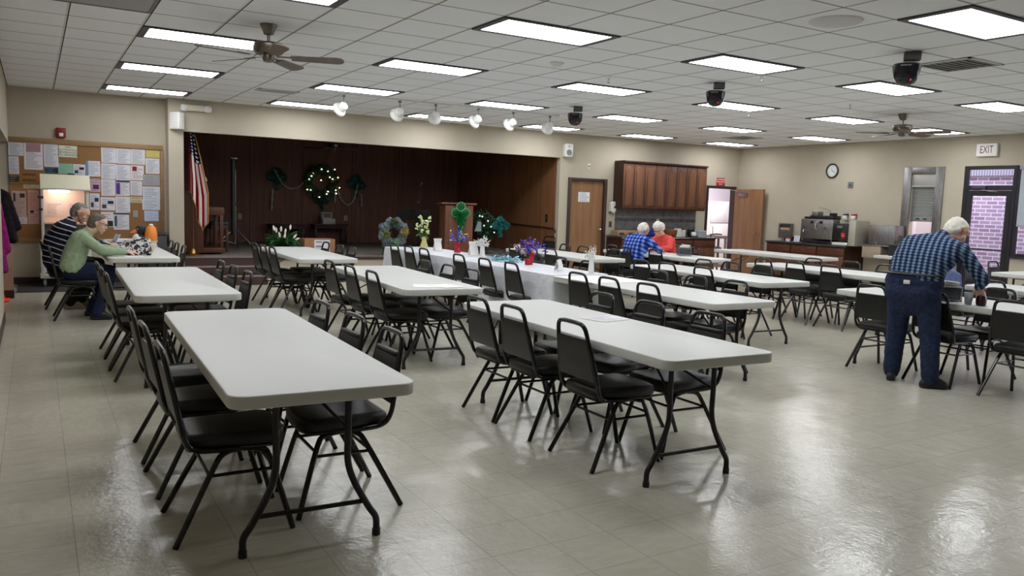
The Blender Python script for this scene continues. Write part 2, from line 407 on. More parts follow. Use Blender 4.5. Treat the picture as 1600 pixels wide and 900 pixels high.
# coat rack end panel in the recess
m = MB(); m.b2((-1.29, 12.7, .11), (-.27, 12.76, .95)); cp = thing('coat_rack', 'beige low coat rack panel at end of the left wall', 'coat rack', (-.8, 12.73, 0))
def rel(o, mb): mb.v = [v - Vector(o.location) for v in mb.v]; return mb
rel(cp, m).build('panel', mat('rack_panel', (176, 148, 130), .6), cp)
q = MB(); q.b2((-1.29, 12.695, 0), (-.265, 12.765, .11)); rel(cp, q).build('kick_base', M_cove, cp)
q = MB(); q.cyl((-1.29, 12.0, 1.62), (-.40, 12.0, 1.62), .016); q.tube([(-.9, 12.0, 1.62), (-.9, 12.0, 2.195)], .012); rel(cp, q).build('hanging_rod', M_steel, cp)

# ceiling lights: 2 x 4 ft troffers, one every 8 ft
def make_light():
    t = thing('ceiling_light', '', 'ceiling light')
    f = MB(); a, b_ = GT - .012, GT / 2 - .012
    for lo, hi in (((-a, -b_, -.012), (a, -b_ + .045, 0)), ((-a, b_ - .045, -.012), (a, b_, 0)), ((-a, -b_ + .045, -.012), (-a + .06, b_ - .045, 0)), ((a - .06, -b_ + .045, -.012), (a, b_ - .045, 0))): f.b2(lo, hi)
    f.build('frame', mat('louvre_trim', (58, 54, 62), .5), t)
    d = MB(); d.b2((-a + .06, -b_ + .045, -.008), (a - .06, b_ - .045, -.001)); d.build('diffuser', M_light, t)
    return t
L0 = make_light(); first = True
colname = {-6: 'first', -2: 'second', 2: 'third', 6: 'fourth', 10: 'fifth', 14: 'sixth'}
rowname = {13: 'against the stage wall', 9: 'second from the stage wall', 5: 'third from the stage wall', 1: 'fourth from the stage wall', -3: 'fifth from the stage wall'}
for i0 in (-6, -2, 2, 6, 10, 14):
    for j0 in (13, 9, 5, 1, -3):
        loc = (gx(i0 + 1), gy(j0 + .5), CZ - .001); lab = 'bright fluorescent panel, %s column from left wall, %s' % (colname[i0], rowname[j0])
        if first: L0.location = loc; L0['label'] = lab; L0['group'] = 'fluorescent ceiling panels'; first = False
        else: dup(L0, loc, 0, lab, 'fluorescent ceiling panels')

# ceiling fans
def make_fan(name):
    t = thing(name, '', 'ceiling fan')
    q = MB(); q.lathe([(.075, 0), (.072, -.02), (.045, -.085), (.018, -.095)]); q.build('canopy', M_nickel, t)
    q = MB(); q.cyl((0, 0, -.09), (0, 0, -.17), .014); q.build('downrod', M_nickel, t)
    q = MB(); q.lathe([(.03, -.155), (.12, -.165), (.135, -.18), (.135, -.235), (.12, -.255), (.06, -.262)]); q.build('motor_housing', M_nickel, t)
    q = MB(); q.lathe([(.055, -.26), (.058, -.30), (.045, -.325), (.02, -.332)]); q.build('switch_housing', M_nickel, t)
    wd = wood_mat('fan_blade', (96, 82, 76), (108, 94, 88), (120, 106, 98), .5, 1, 'x')
    for k in range(5):
        Mx = Matrix.Rotation(R(72 * k), 4, 'Z') @ Matrix.Translation((0, 0, -.285)) @ Matrix.Rotation(R(-13), 4, 'X')
        b = MB(); pts = [(.20, -.05), (.60, -.068), (.645, -.055), (.665, -.02), (.665, .02), (.645, .055), (.60, .068), (.20, .05)]
        b.prism(pts, -.004, .004, Mx); bl = b.build('blade', wd, t)
        br = MB(); br.prism([(.07, -.018), (.17, -.014), (.26, -.04), (.30, 0), (.26, .04), (.17, .014), (.07, .018)], .004, .010, Mx); br.build('blade_iron', M_nickel, bl)
    return t
F0 = make_fan('ceiling_fan'); F0.location = (1.84, 7.49, CZ - .001); F0.rotation_euler.z = R(50); F0['label'] = 'brushed nickel five-blade ceiling fan near the notice board side of the hall'
F0['group'] = 'ceiling fans'
dup(F0, (11.14, 7.5, CZ - .001), R(0), 'brushed nickel five-blade ceiling fan near the exit sign', 'ceiling fans')
sf = dup(F0, (5.97, 18.2, 2.899), R(20), 'dim ceiling fan inside the dark stage above the lit wreath', 'ceiling fans')

# hanging black domes
def dome(loc, s, rz, label):
    t = thing('ceiling_dome_camera', label, 'camera', loc, rz, 'black dome units under the ceiling')
    q = MB(); q.box((.04 * s, 0, -.04 * s), (.14 * s, .11 * s, .08 * s), .006); q.build('bracket', mat('bracket_grey', (92, 90, 92), .6), t)
    q = MB(); q.tube([(.03 * s, .05 * s, -.10 * s), (.03 * s, .05 * s, -.135 * s)], .012 * s); q.tube([(-.05 * s, 0, -.12 * s), (.07 * s, 0, -.12 * s)], .01 * s); q.build('mount_arm', M_black, t)
    q = MB(); q.lathe([(.02 * s, -.105 * s), (.115 * s, -.11 * s), (.125 * s, -.125 * s), (.118 * s, -.18 * s), (.105 * s, -.235 * s), (.075 * s, -.285 * s), (.03 * s, -.305 * s)]); q.build('dome', mat('dome_black', (24, 20, 30), .18), t)
    q = MB(); q.box((-.02 * s, -.119 * s, -.135 * s), (.09 * s, .012, .014 * s), .003); q.build('badge', M_grey, t)
    q = MB(); q.ell((.03, -.082 * s, -.262 * s), .008 * s); q.build('indicator_lamp', mat('red_led', (255, 30, 40), .3, emit=(255, 20, 60), es=.8), t)
    return t
dome((7.0, 4.72, CZ - .001), 1, R(-50), 'large black dome unit hanging nearest camera below the ceiling')
dome((7.05, 7.22, CZ - .001), .92, R(-40), 'black dome unit hanging mid-hall between two fluorescent panels')
dome((7.2, 10.35, CZ - .001), .95, R(-30), 'black dome unit hanging beside the end of the track lights')

# stage track lights
tr = thing('light_track', 'white lighting track on ceiling in front of the stage', 'light track', (5.75, 11.55, CZ - .001))
q = MB(); q.box((-.0, 0, -.012), (3.9, .035, .024), .003); q.build('rail', M_white, tr)
for k, (x, rz, lit) in enumerate(((3.92, 25, 1), (4.80, 5, 0), (5.40, -12, 0), (6.15, 24, 1), (6.80, 20, 1), (7.52, -8, 0))):
    nm = ('first', 'second', 'third', 'fourth', 'fifth', 'sixth')[k]
    t = thing('track_spotlight', 'white round track spotlight, %s from the notice board end' % nm, 'spotlight', (x, 11.55, CZ - .026), R(rz), 'track spotlights before the stage')
    q = MB(); q.cyl((0, 0, 0), (0, 0, -.03), .022); q.tube([(0, 0, -.02), (0, -.005, -.07), (0, .0, -.11)], .008); q.build('stem', M_grey, t)
    Mx = Matrix.Translation((0, .03, -.175)) @ Euler((R(62), 0, 0)).to_matrix().to_4x4()
    q = MB(); q.lathe([(.02, .062), (.058, .06), (.064, .05), (.068, .0), (.068, -.04)], M=Mx); q.build('lamp_can', M_white, t)
    q = MB(); q.lathe([(.068, -.03), (.10, -.045), (.108, -.06), (.108, -.085), (.094, -.088), (.09, -.06), (.068, -.05)], M=Mx, cap=False); q.build('lamp_ring', M_white, t)

# ceiling diffuser, vents, detectors
t = thing('ceiling_speaker', 'round grey perforated speaker grille flush in a ceiling tile', 'speaker', (5.48, 4.34, CZ - .001))
q = MB(); q.lathe([(.02, -.014), (.19, -.012), (.205, -.004), (.207, 0)]); q.build('grille', noisy('perforated_grey', (190, 190, 190), (220, 220, 220), 160, .6), t)
t = thing('smoke_detector', 'small round white smoke detector on the ceiling', 'smoke detector', (4.86, 7.37, CZ - .001))
q = MB(); q.lathe([(.03, -.045), (.045, -.042), (.06, -.02), (.075, -.012), (.078, 0)]); q.build('body', M_white, t)
def vent(loc, w, d, n, label):
    t = thing('ceiling_vent', label, 'vent', loc, 0, 'ceiling air vents'); f = MB()
    for lo, hi in (((-w / 2, -d / 2, -.012), (w / 2, -d / 2 + .03, 0)), ((-w / 2, d / 2 - .03, -.012), (w / 2, d / 2, 0)), ((-w / 2, -d / 2, -.012), (-w / 2 + .03, d / 2, 0)), ((w / 2 - .03, -d / 2, -.012), (w / 2, d / 2, 0))): f.b2(lo, hi)
    f.build('frame', mat('vent_grey', (214, 214, 214), .6), t)
    s = MB()
    for k in range(n):
        y = -d / 2 + .05 + (d - .1) * k / (n - 1); s.box((0, 0, 0), (w - .06, .02, .003), M=frame_m((0, y, -.008), rx=R(35)))
    s.build('slat', mat('vent_slat', (206, 206, 204), .6), t)
    k_ = MB(); k_.b2((-w / 2 + .03, -d / 2 + .03, -.002), (w / 2 - .03, d / 2 - .03, -.0005)); k_.build('backing', mat('vent_back', (120, 118, 116), .8), t)
vent((gx(5.5), gy(7.75 - .001) if False else 4.78, CZ - .001), .58, .58, 8, 'square air vent beside the nearest black dome unit')
vent((3.08, 12.05, CZ - .001), .58, .30, 6, 'narrow air vent in front of the stage opening')
vent((12.64, 12.1, CZ - .001), .58, .58, 8, 'square air vent near the kitchen doorway corner')
t = thing('return_air_grille', 'large flat grey return grille beside the left wall', 'vent', (gx(-7), gy(3), CZ - .001))
q = MB(); q.b2((-.6, -.6, -.006), (.6, .6, 0)); q.build('panel', noisy('perf_panel', (150, 148, 148), (172, 170, 170), 200, .7), t)
q = MB(); q.b2((-.61, -.61, -.01), (.61, -.585, -.001)); q.b2((-.61, .585, -.01), (.61, .61, -.001)); q.b2((.585, -.61, -.01), (.61, .61, -.001)); q.b2((-.61, -.61, -.01), (-.585, .61, -.001)); q.build('frame', M_grey, t)
sp = None
for (x, y, lab) in ((9.72, 7.36, 'small drop sprinkler head between the two fans, toward the exit sign'), (5.87, 7.78, 'small sprinkler head just right of the smoke detector'), (7.01, 6.48, 'small white sprinkler head before the middle black dome'), (9.4, 8.9, 'small sprinkler head beyond the middle black dome')):
    if sp is None:
        sp = thing('ceiling_sprinkler', lab, 'sprinkler', (x, y, CZ - .001), 0, 'ceiling sprinklers')
        q = MB(); q.lathe([(.035, 0), (.033, -.006), (.012, -.01), (.010, -.035)], n=12); q.build('escutcheon', M_white, sp)
        q = MB(); q.tube([(-.012, 0, -.03), (-.012, 0, -.05), (0, 0, -.058), (.012, 0, -.05), (.012, 0, -.03)], .003, 6); q.lathe([(.018, -.058), (.018, -.061)], n=12); q.build('deflector', M_chrome, sp)
    else: dup(sp, (x, y, CZ - .001), 0, lab)

# ================================================================== north wall fixtures
d1 = MB(); d1.b2((9.87, 14.28, .01), (10.76, 14.325, 2.04)); D1 = struct('door_1', d1, M_door)
q = MB()
for lo, hi in (((9.80, 14.22, 0), (9.87, 14.37, 2.10)), ((10.76, 14.22, 0), (10.83, 14.37, 2.10)), ((9.87, 14.22, 2.04), (10.76, 14.37, 2.10))): q.b2(lo, hi, .003)
q.build('door_frame', M_trimb, D1)
q = MB(); q.cyl((10.69, 14.28, 1.0), (10.69, 14.265, 1.0), .034); q.cyl((10.69, 14.27, 1.0), (10.69, 14.235, 1.0), .014); q.ell((10.69, 14.215, 1.0), (.03, .025, .03)); q.build('door_handle', M_chrome, D1)
for z in (.25, 1.05, 1.85):
    q = MB(); q.b2((9.865, 14.268, z), (9.882, 14.282, z + .1)); q.build('hinge', M_steel, D1)
def sheet(name, x0, z0, x1, z1, y, m, label, cat, group=None, th=.003, tilt=0):
    q = MB(); cx, cz = (x0 + x1) / 2, (z0 + z1) / 2
    q.box((0, 0, 0), (x1 - x0, th, z1 - z0), M=Matrix.Rotation(tilt, 4, 'Y'))
    o = q.build(name, m, None, 0, (cx, y - th / 2 + .0004, cz)); uvquad(o); return props(o, label, cat, group)
sheet('door_notice', 10.10, 1.59, 10.40, 1.80, 14.28, text_sheet('door_paper', (224, 226, 230), (90, 110, 150), 5, 3), 'white paper notice taped to the closed brown door', 'notice')
t = thing('wall_speaker', 'white wall speaker right of the stage opening', 'speaker', (9.72, 14.249, 2.655), R(-8), 'white wall speakers')
q = MB(); q.box((0, -.075, 0), (.19, .13, .27), .012, 2); q.build('cabinet', M_white, t)
q = MB(); q.lathe([(.001, 0), (.058, 0), (.062, .004), (.066, 0)], M=frame_m((0, -.1405, -.045), rx=R(90)), n=20); q.lathe([(.001, 0), (.022, 0), (.026, .003)], M=frame_m((0, -.1405, .08), rx=R(90)), n=16); q.build('driver', mat('speaker_grey', (176, 180, 184), .5), t)
q = MB(); q.tube([(0, -.02, 0), (0, .0, 0)], .03); q.build('wall_mount', M_grey, t)
t = thing('wall_speaker', 'white wall speaker on the pier beside the stage opening', 'speaker', (2.10, 14.249, 2.655), R(-50), 'white wall speakers')
q = MB(); q.box((0, -.10, 0), (.19, .13, .27), .012, 2); q.build('cabinet', M_white, t)
q = MB()
for k in range(8): q.box((0, -.166, -.11 + .032 * k), (.16, .004, .012))
q.build('speaker_grille', mat('speaker_grey2', (196, 196, 194), .5), t)
q = MB(); q.tube([(0, -.06, 0), (.02, .0, 0)], .03); q.build('wall_mount', M_grey, t)
t = thing('emergency_light', 'white twin-head emergency light above the pier speaker', 'emergency light', (2.33, 14.249, 2.88))
q = MB(); q.box((-.02, -.04, 0), (.27, .075, .10), .015, 2); q.build('housing', M_offw, t)
for x in (-.19, .17):
    q = MB(); q.box((0, 0, 0), (.11, .10, .11), .03, 3, M=frame_m((x, -.065, -.005), rz=R(-35 if x > 0 else 35))); q.build('lamp_head', M_white, t)
def wall_plate(name, loc, w, h, label, cat, m=M_offw, facing='y', kind='switch'):
    t = thing(name, label, cat, loc, 0 if facing == 'y' else R(-90)); q = MB(); q.box((0, -.004, 0), (w, .010, h), .002); q.build('cover_plate', m, t)
    q = MB()
    if kind == 'switch': q.box((0, -.012, 0), (w * .25, .012, h * .3), .002)
    else:
        q.box((0, -.0095, h * .22), (w * .45, .004, h * .25), .002); q.build('socket', mat('plate_dark', (60, 52, 44), .5), t); q = MB(); q.box((0, -.0095, -h * .22), (w * .45, .004, h * .25), .002)
    q.build('toggle' if kind == 'switch' else 'socket', mat('plate_dark', (60, 52, 44), .5) if m is not M_dark else M_grey, t)
wall_plate('wall_switch', (10.32, 14.249, 2.36), .075, .12, 'small white plate high on wall above brown door', 'switch')
wall_plate('wall_outlet', (10.97, 14.249, 1.12), .075, .13, 'dark outlet plate beside the brown door frame', 'outlet', mat('plate_brown', (92, 78, 66), .5), kind='o')
wall_plate('wall_outlet', (4.04, 19.049, 1.0), .075, .12, 'white outlet on stage back wall beside the projection screen', 'outlet', M_white, kind='o')
wall_plate('wall_outlet', (6.55, 19.049, 1.01), .075, .12, 'white outlet on stage back wall by the monitor table', 'outlet', M_white, kind='o')
wall_plate('wall_outlet', (4.42, 14.249, .22), .075, .12, 'white outlet on the beige stage front', 'outlet', M_white, kind='o')
t = thing('soap_dispenser', 'white wall soap dispenser between brown door and upper cabinets', 'dispenser', (10.98, 14.249, 1.5))
q = MB(); q.box((0, -.05, .01), (.14, .10, .22), .018, 3); q.build('housing', M_white, t)
q = MB(); q.box((0, -.075, -.115), (.07, .06, .03), .008); q.build('nozzle', M_white, t)
q = MB(); q.box((.02, -.101, 0), (.03, .004, .05), .002); q.build('sensor_window', M_black, t)
q = MB(); q.b2((-.065, -.02, -.15), (.065, -.004, .13)); q.build('back_plate', M_grey, t)
# stage handrail, switch
t = thing('handrail', 'dark wooden handrail along the stage side wall', 'handrail', (9.5, 16, 1.0))
q = MB(); q.tube([(0, -1.78, -.08), (0, -1.74, 0), (0, .2, .04), (0, 2.4, .26)], .02); q.build('rail', M_cabd, t)
for y in (-1.5, 0, 1.5):
    q = MB(); q.tube([(0, y, -.0), (.03, y, -.04), (.075, y, -.04)], .008); q.build('bracket', M_dark, t)
wall_plate('wall_switch', (9.569, 14.68, 1.21), .075, .17, 'black switch plate on orange-brown stage side wall', 'switch', M_black, 'x')

# upper cabinets: four double-door units
def cab_door(w, h):
    q = MB(); q.box((0, 0, 0), (w - .006, .02, h - .006), .003)
    return q
def arch_panel(w, h):
    hw = w / 2 - .055; zt = h / 2 - .05; zb = -h / 2 + .055; pts = [(-hw, zb), (hw, zb), (hw, zt - .085)]
    for k in range(9):
        t_ = k / 8; x = hw - 2 * hw * t_; pts.append((x, zt - .085 + .085 * math.sin(math.pi * t_) ** .8))
    pts.append((-hw, zt - .085)); return pts
for k in range(4):
    x0 = 11.02 + .615 * k; w = .613
    t = thing('upper_cabinet', 'dark cherry double-door upper cabinet, %s from the brown door' % ('first', 'second', 'third', 'fourth')[k], 'cabinet', (x0 + w / 2, 14.249, 1.475), 0, 'upper cabinets above grey tile splashback')
    h = 1.0
    q = MB(); q.b2((-w / 2, -.31, 0), (w / 2, 0, h)); q.build('body', M_cabd, t)
    for s in (-1, 1):
        dw = w / 2 - .004; dx = s * w / 4
        q = cab_door(dw, h - .04); q.v = [v + Vector((dx, -.321, h / 2)) for v in q.v]; dr = q.build('door', M_cab, t)
        q = MB(); q.prism(arch_panel(dw, h - .04), 0, .012, frame_m((dx, -.331, h / 2), rx=R(90)), r=.009); q.build('raised_panel', wood_mat('cherry_panel', (90, 58, 42), (112, 75, 54), (130, 90, 66), .36, 1.2, 'z'), dr)
        q = MB(); hx = dx - s * (dw / 2 - .03); q.tube([(hx, -.331, .06), (hx, -.352, .075), (hx, -.352, .135), (hx, -.331, .15)], .0055, 8); q.build('handle', M_nickel, dr)
    q = MB(); q.box((0, -.1815, h + .02), (w, .36, .045), .008); q.build('crown', M_cabd, t)
# splashback tile
m = mat('slate_tile', (98, 98, 102), .5)
v = coords(m); s = sep(m, v); f = noise(m, v, 9, 5)
c1 = ramp(m, f, [(.3, (84, 86, 92)), (.7, (120, 118, 118))]).outputs[0]
band = math_(m, 'MULTIPLY', math_(m, 'GREATER_THAN', s[2], 1.20), math_(m, 'LESS_THAN', s[2], 1.27))
vo = m.node_tree.nodes.new('ShaderNodeTexVoronoi'); vo.inputs['Scale'].default_value = 32; L(m, v, vo.inputs['Vector'])
c2 = ramp(m, vo.outputs['Distance'], [(.2, (110, 104, 98)), (.6, (48, 44, 44))]).outputs[0]
ln = math_(m, 'MAXIMUM', seam_mask(m, s[0], .3, .05, .006), seam_mask(m, s[2], .3, 1.2, .006))
base(m, mix(m, band, mix(m, math_(m, 'MULTIPLY', ln, .4), c1, srgb(66, 66, 68)), c2))
q = MB(); q.b2((11.1, 14.237, .91), (13.5, 14.249, 1.475)); solid('tile_splashback', q, m, 'grey slate tile splashback with pebble band under upper cabinets', 'splashback')
wall_plate('wall_outlet', (12.33, 14.236, 1.2), .075, .12, 'ivory outlet on the grey tile splashback', 'outlet', M_offw, kind='o')
# north base cabinets
M_counter = noisy('dark_laminate', (40, 36, 38), (62, 58, 60), 60, .35)
M_countl = noisy('light_laminate', (150, 144, 138), (172, 166, 158), 60, .35)
def base_unit(name, loc, rz, w, d, h, label, group, doors=1):
    t = thing(name, label, 'cabinet', loc, rz, group)
    q = MB(); q.b2((-w / 2, -d, .09), (w / 2, 0, h)); q.build('body', M_cabd, t)
    q = MB(); q.b2((-w / 2, -d + .06, 0), (w / 2, 0, .09)); q.build('kick_base', M_black, t)
    q = MB(); q.box((0, -d - .009, h - .10), (w - .04, .018, .15), .003); dw = q.build('drawer', M_cabh, t)
    q = MB(); q.tube([(-.05, -d - .018, h - .10), (-.04, -d - .04, h - .10), (.04, -d - .04, h - .10), (.05, -d - .018, h - .10)], .005, 8); q.build('handle', M_nickel, dw)
    for s in ((-1, 1) if doors == 2 else (0,)):
        ww = (w - .04) / (2 if doors == 2 else 1) - .006; dx = s * ((w - .04) / 4)
        q = MB(); q.box((dx, -d - .009, (h - .19 + .12) / 2), (ww, .018, h - .19 - .12), .003); dr = q.build('door', M_cab, t)
        q = MB(); q.box((dx, -d - .019, (h - .19 + .12) / 2), (ww - .12, .01, h - .19 - .12 - .12), .004); q.build('raised_panel', M_cab, dr)
        hx = dx - s * (ww / 2 - .03); q = MB(); q.tube([(hx, -d - .018, h - .36), (hx, -d - .038, h - .345), (hx, -d - .038, h - .285), (hx, -d - .018, h - .27)], .005, 8); q.build('handle', M_nickel, dr)
    return t
for k in range(4):
    base_unit('base_cabinet', (11.28 + .69 * k - .05, 14.249, 0), 0, .688, .53, .83, 'cherry base cabinet under grey splashback, %s from the brown door' % ('first', 'second', 'third', 'fourth')[k], 'base cabinets on the stage wall', 2)
t = thing('countertop', 'long light-edged worktop under the upper cabinets', 'countertop', (12.27, 14.249, .83))
q = MB(); q.b2((-1.40, -.56, .001), (1.40, 0, .04), .006); q.build('slab', M_counter, t)
q = MB(); q.b2((-1.395, -.563, .014), (.55, -.555, .03)); q.build('edge_strip', M_countl, t)
# things on that counter (z .87)
zc = .8715
def onc(name, label, cat, mb, m, x, y, group=None, z=zc): return solid(name, mb, m, label, cat, group, (x, y, z))
t = thing('storage_box', 'shallow tan box with dark label holders on splashback counter', 'box', (11.25, 13.98, zc))
q = MB(); q.b2((-.36, -.12, 0), (.42, .12, .125), .006); q.build('body', mat('tan_card', (150, 122, 98), .8), t)
for x in (-.25, 0, .25):
    q = MB(); q.box((x, -.122, .06), (.12, .006, .05), .002); q.build('label_holder', M_dark, t)
t = thing('tote_bag', 'royal blue cloth bag on the splashback counter', 'bag', (11.87, 13.98, zc))
blob('body', [[((11.75, 13.98, zc + .04), .04), ((12.0, 13.98, zc + .04), .04), ((11.77, 13.98, zc + .13), .03), ((11.98, 13.98, zc + .12), .03)]], fabric('blue_cloth', (26, 38, 120), (40, 54, 150)), t, .01, 3, Vector(t.location))
q = MB(); q.tube(arc([(-.08, 0, .14), (-.05, 0, .19), (.05, 0, .19), (.08, 0, .14)]), .006); q.build('handle', MATS['blue_cloth'], t)
M_wick = noisy('wicker', (96, 58, 26), (150, 100, 52), 45, .7, bmp=.6)
t = thing('wicker_basket', 'brown wicker basket on the counter behind the woman in red', 'basket', (12.5, 13.98, zc))
q = MB(); q.lathe([(.11, 0), (.15, .07), (.155, .14), (.145, .14), (.14, .08), (.10, .01)], n=20); q.build('bowl', M_wick, t)
q = MB(); q.tube([(.15 * math.cos(a * .2618), .15 * math.sin(a * .2618), .145 + .008 * (a % 2)) for a in range(24)], .012, 8, True); q.build('rim', M_wick, t)
t = thing('paper_bag', 'white crumpled bag beside the wicker basket', 'bag', (12.72, 13.98, zc))
q = MB(); q.prism([(-.09, -.06), (.08, -.06), (.085, .05), (-.085, .06)], 0, .12); q.prism([(-.095, -.03), (.06, -.05), (.05, .04), (-.09, .03)], .12, .19); q.build('body', mat('bag_white', (214, 212, 206), .8), t)
t = thing('paper_cup_stack', 'white cylinder of stacked cups on the splashback counter', 'cups', (12.89, 13.98, zc))
q = MB(); q.lathe([(.05, 0), (.062, .11), (.064, .115), (.058, .115)], n=18); q.build('cup', M_white, t)
q = MB(); q.lathe([(.055, .116), (.066, .155), (.06, .155)], n=18); q.build('upper_cup', M_white, t)
t = thing('coffee_maker', 'small white and black coffee maker on the splashback counter', 'coffee maker', (13.19, 13.98, zc))
q = MB(); q.b2((-.08, -.09, 0), (.08, .09, .02), .004); q.b2((-.08, .03, .02), (.08, .09, .17), .004); q.build('body', M_black, t)
q = MB(); q.lathe([(.05, .02), (.062, .05), (.055, .10), (.04, .115)], (0, -.03, 0), 18); q.build('carafe', M_white, t)
t = thing('plastic_bin', 'translucent grey plastic tub at the kitchen end of counter', 'tub', (13.42, 13.98, zc))
q = MB(); q.prism(rrect(.24, .2, .03), 0, .13); q.build('body', mat('tub_grey', (168, 178, 186), .35), t)
q = MB(); q.prism(rrect(.27, .23, .035), .13, .15, r=.004); q.build('lid', mat('tub_lid', (190, 198, 206), .35), t)

# ================================================================== kitchen doorway, open door, cart
D2 = struct('door_2', (lambda q: (q.b2((14.70, 13.30, .012), (14.745, 14.2, 2.03)), q)[1])(MB()), M_door)
q = MB(); q.b2((14.66, 13.78, 1.86), (14.70, 14.05, 1.95), .008); q.build('door_closer', M_steel, D2)
q = MB(); q.tube([(14.68, 13.95, 1.955), (14.66, 14.1, 1.99), (14.55, 14.22, 2.01)], .008); q.build('closer_arm', M_steel, D2)
q = MB(); q.cyl((14.70, 13.37, 1.0), (14.69, 13.37, 1.0), .03); q.tube([(14.69, 13.37, 1.0), (14.655, 13.37, 1.0), (14.65, 13.45, 1.0), (14.65, 13.49, .998)], .010); q.build('door_handle', M_chrome, D2)
q = MB()
for lo, hi in (((13.80, 14.22, 0), (13.86, 14.37, 2.09)), ((14.71, 14.22, 0), (14.77, 14.37, 2.09)), ((13.86, 14.22, 2.03), (14.71, 14.37, 2.09))): q.b2(lo, hi, .003)
struct('trim_2', q, M_trimb)
# kitchen beyond the doorway
q = MB(); q.b2((12.9, 16.9, 0), (18.5, 17.0, 2.7)); struct('wall_kitchen_north', q, M_kit)
q = MB(); q.b2((12.8, 14.37, 0), (12.9, 17, 2.7)); struct('wall_kitchen_west', q, M_kit)
q = MB(); q.b2((18.5, 14.37, 0), (18.6, 17, 2.7)); struct('wall_kitchen_east', q, M_kit)
q = MB(); q.b2((12.8, 14.37, 2.6), (18.6, 17, 2.7)); struct('ceiling_kitchen', q, M_kit)
q = MB(); q.b2((12.8, 14.37, -.1), (18.6, 17, .001)); struct('floor_kitchen', q, mat('kitchen_floor', (190, 184, 176), .5))
q = MB(); q.b2((14.97, 14.25, 0), (18.6, 14.37, 2.7)); struct('wall_kitchen_south', q, M_kit)
t = thing('ceiling_light', 'bright kitchen ceiling panel beyond the open doorway', 'ceiling light', (15.3, 15.6, 2.599))
q = MB(); q.b2((-.6, -.3, -.012), (.6, .3, 0)); q.build('diffuser', mat('kitchen_lamp', (255, 255, 255), .5, emit=(255, 250, 255), es=30), t)
q = MB(); q.b2((-.62, -.32, -.006), (.62, .32, .0)); q.build('frame', M_white, t)
t = thing('refrigerator', 'white refrigerator seen through the kitchen doorway', 'refrigerator', (16.1, 16.4, 0))
q = MB(); q.b2((-.38, -.36, .04), (.38, .4, 1.75), .01); q.build('body', M_white, t)
q = MB(); q.b2((-.375, -.40, .06), (.375, -.365, 1.15), .01); dr = q.build('door', M_white, t)
q = MB(); q.tube([(-.32, -.40, .7), (-.32, -.44, .72), (-.32, -.44, 1.05), (-.32, -.40, 1.07)], .01); q.build('handle', M_grey, dr)
q = MB(); q.b2((-.375, -.40, 1.17), (.375, -.365, 1.74), .01); q.build('freezer_door', M_white, t)
M_cart = mat('cart_taupe', (150, 128, 124), .5)
t = thing('utility_cart', 'taupe plastic utility cart standing in the kitchen doorway', 'cart', (14.0, 14.02, 0))
for z in (.16, .50, .84):
    q = MB(); q.prism(rrect(.44, .30, .04), z, z + .03, r=.004); q.b2((-.2, -.15, z + .02), (.2, -.135, z + .07), .004); q.b2((-.2, .135, z + .02), (.2, .15, z + .07), .004); q.build('shelf', M_cart, t)
for sx in (-1, 1):
    for sy in (-1, 1):
        q = MB(); q.b2((sx * .18 - .022, sy * .115 - .022, .1), (sx * .18 + .022, sy * .115 + .022, .84), .005); q.build('post', M_cart, t)
        q = MB(); q.cyl((sx * .18 - .012, sy * .115, .05), (sx * .18 + .012, sy * .115, .05), .05); q.build('caster', M_dark, t)
q = MB(); q.tube([(-.18, 0, .87), (-.21, 0, .93), (.0, 0, .945), (.16, 0, .93)], .016); q.build('handle', M_trimb, t)
t = thing('storage_tub', 'slate-blue bundle on middle shelf of the taupe cart', 'bundle', (14.03, 14.02, .532)); q = MB(); q.ell((0, 0, .06), (.14, .10, .06)); q.build('body', fabric('slate_cloth', (92, 90, 120), (120, 116, 146)), t)
# red sign
t = thing('notice_sign', 'small red sign with white capitals above the kitchen doorway', 'sign', (14.25, 14.248, 2.19))
q = MB(); q.box((0, -.002, 0), (.28, .006, .19), .001); q.build('plate', mat('sign_red', (176, 24, 34), .4), t)
for body, z, sz in (('AUTHORIZED', .055, .05), ('PERSONNEL', 0, .05), ('ONLY', -.055, .05)): text_mesh(body, sz, TF_Y((0, -.0055, z)), .0008).build('lettering', M_paper, t, 0)

# ================================================================== right wall
# serving hatch with stainless surround and roll shutter
t = thing('serving_hatch', 'tall stainless serving hatch with half-open roll shutter', 'serving hatch', (14.849, 9.45, 0))
def rx(mb): return mb
q = MB()
for lo, hi in (((-.03, -.41, .90), (.0, -.245, 2.47)), ((-.03, .245, .90), (0, .41, 2.47)), ((-.03, -.245, 2.34), (0, .245, 2.47)), ((-.06, -.41, .90), (.12, .41, .935))): q.b2(lo, hi, .004)
q.build('surround', M_steel, t)
q = MB(); q.b2((.0, -.245, 2.10), (.12, .245, 2.34), .005); q.b2((-.012, -.245, 2.085), (.03, .245, 2.115), .004); q.build('shutter_hood', mat('hatch_hood', (178, 176, 170), .45, .4), t)
q = MB()
for k in range(22): q.cyl((.05, -.24, 1.455 + .03 * k), (.05, .24, 1.455 + .03 * k), .016, n=10)
q.build('roll_shutter', mat('shutter_slat', (150, 152, 150), .4, .6), t)
q = MB(); q.b2((.03, -.24, 1.42), (.07, .24, 1.455), .004); q.build('bottom_bar', M_steel, t)
for y in (-.1, .05): q = MB(); q.b2((.02, y, 1.46), (.034, y + .07, 1.485)); q.build('latch', M_black, t)
q = MB(); q.b2((14.97, 9.02, 0), (15.0, 9.1, 2.6)); q.b2((14.97, 9.9, 0), (15.5, 9.98, 2.6)); q.b2((15.42, 9.1, 0), (15.5, 9.9, 2.6)); q.b2((15.0, 9.02, 0), (15.5, 9.1, 2.6)); q.b2((14.97, 9.02, 2.55), (15.5, 9.98, 2.6)); struct('wall_servery', q, M_kit)
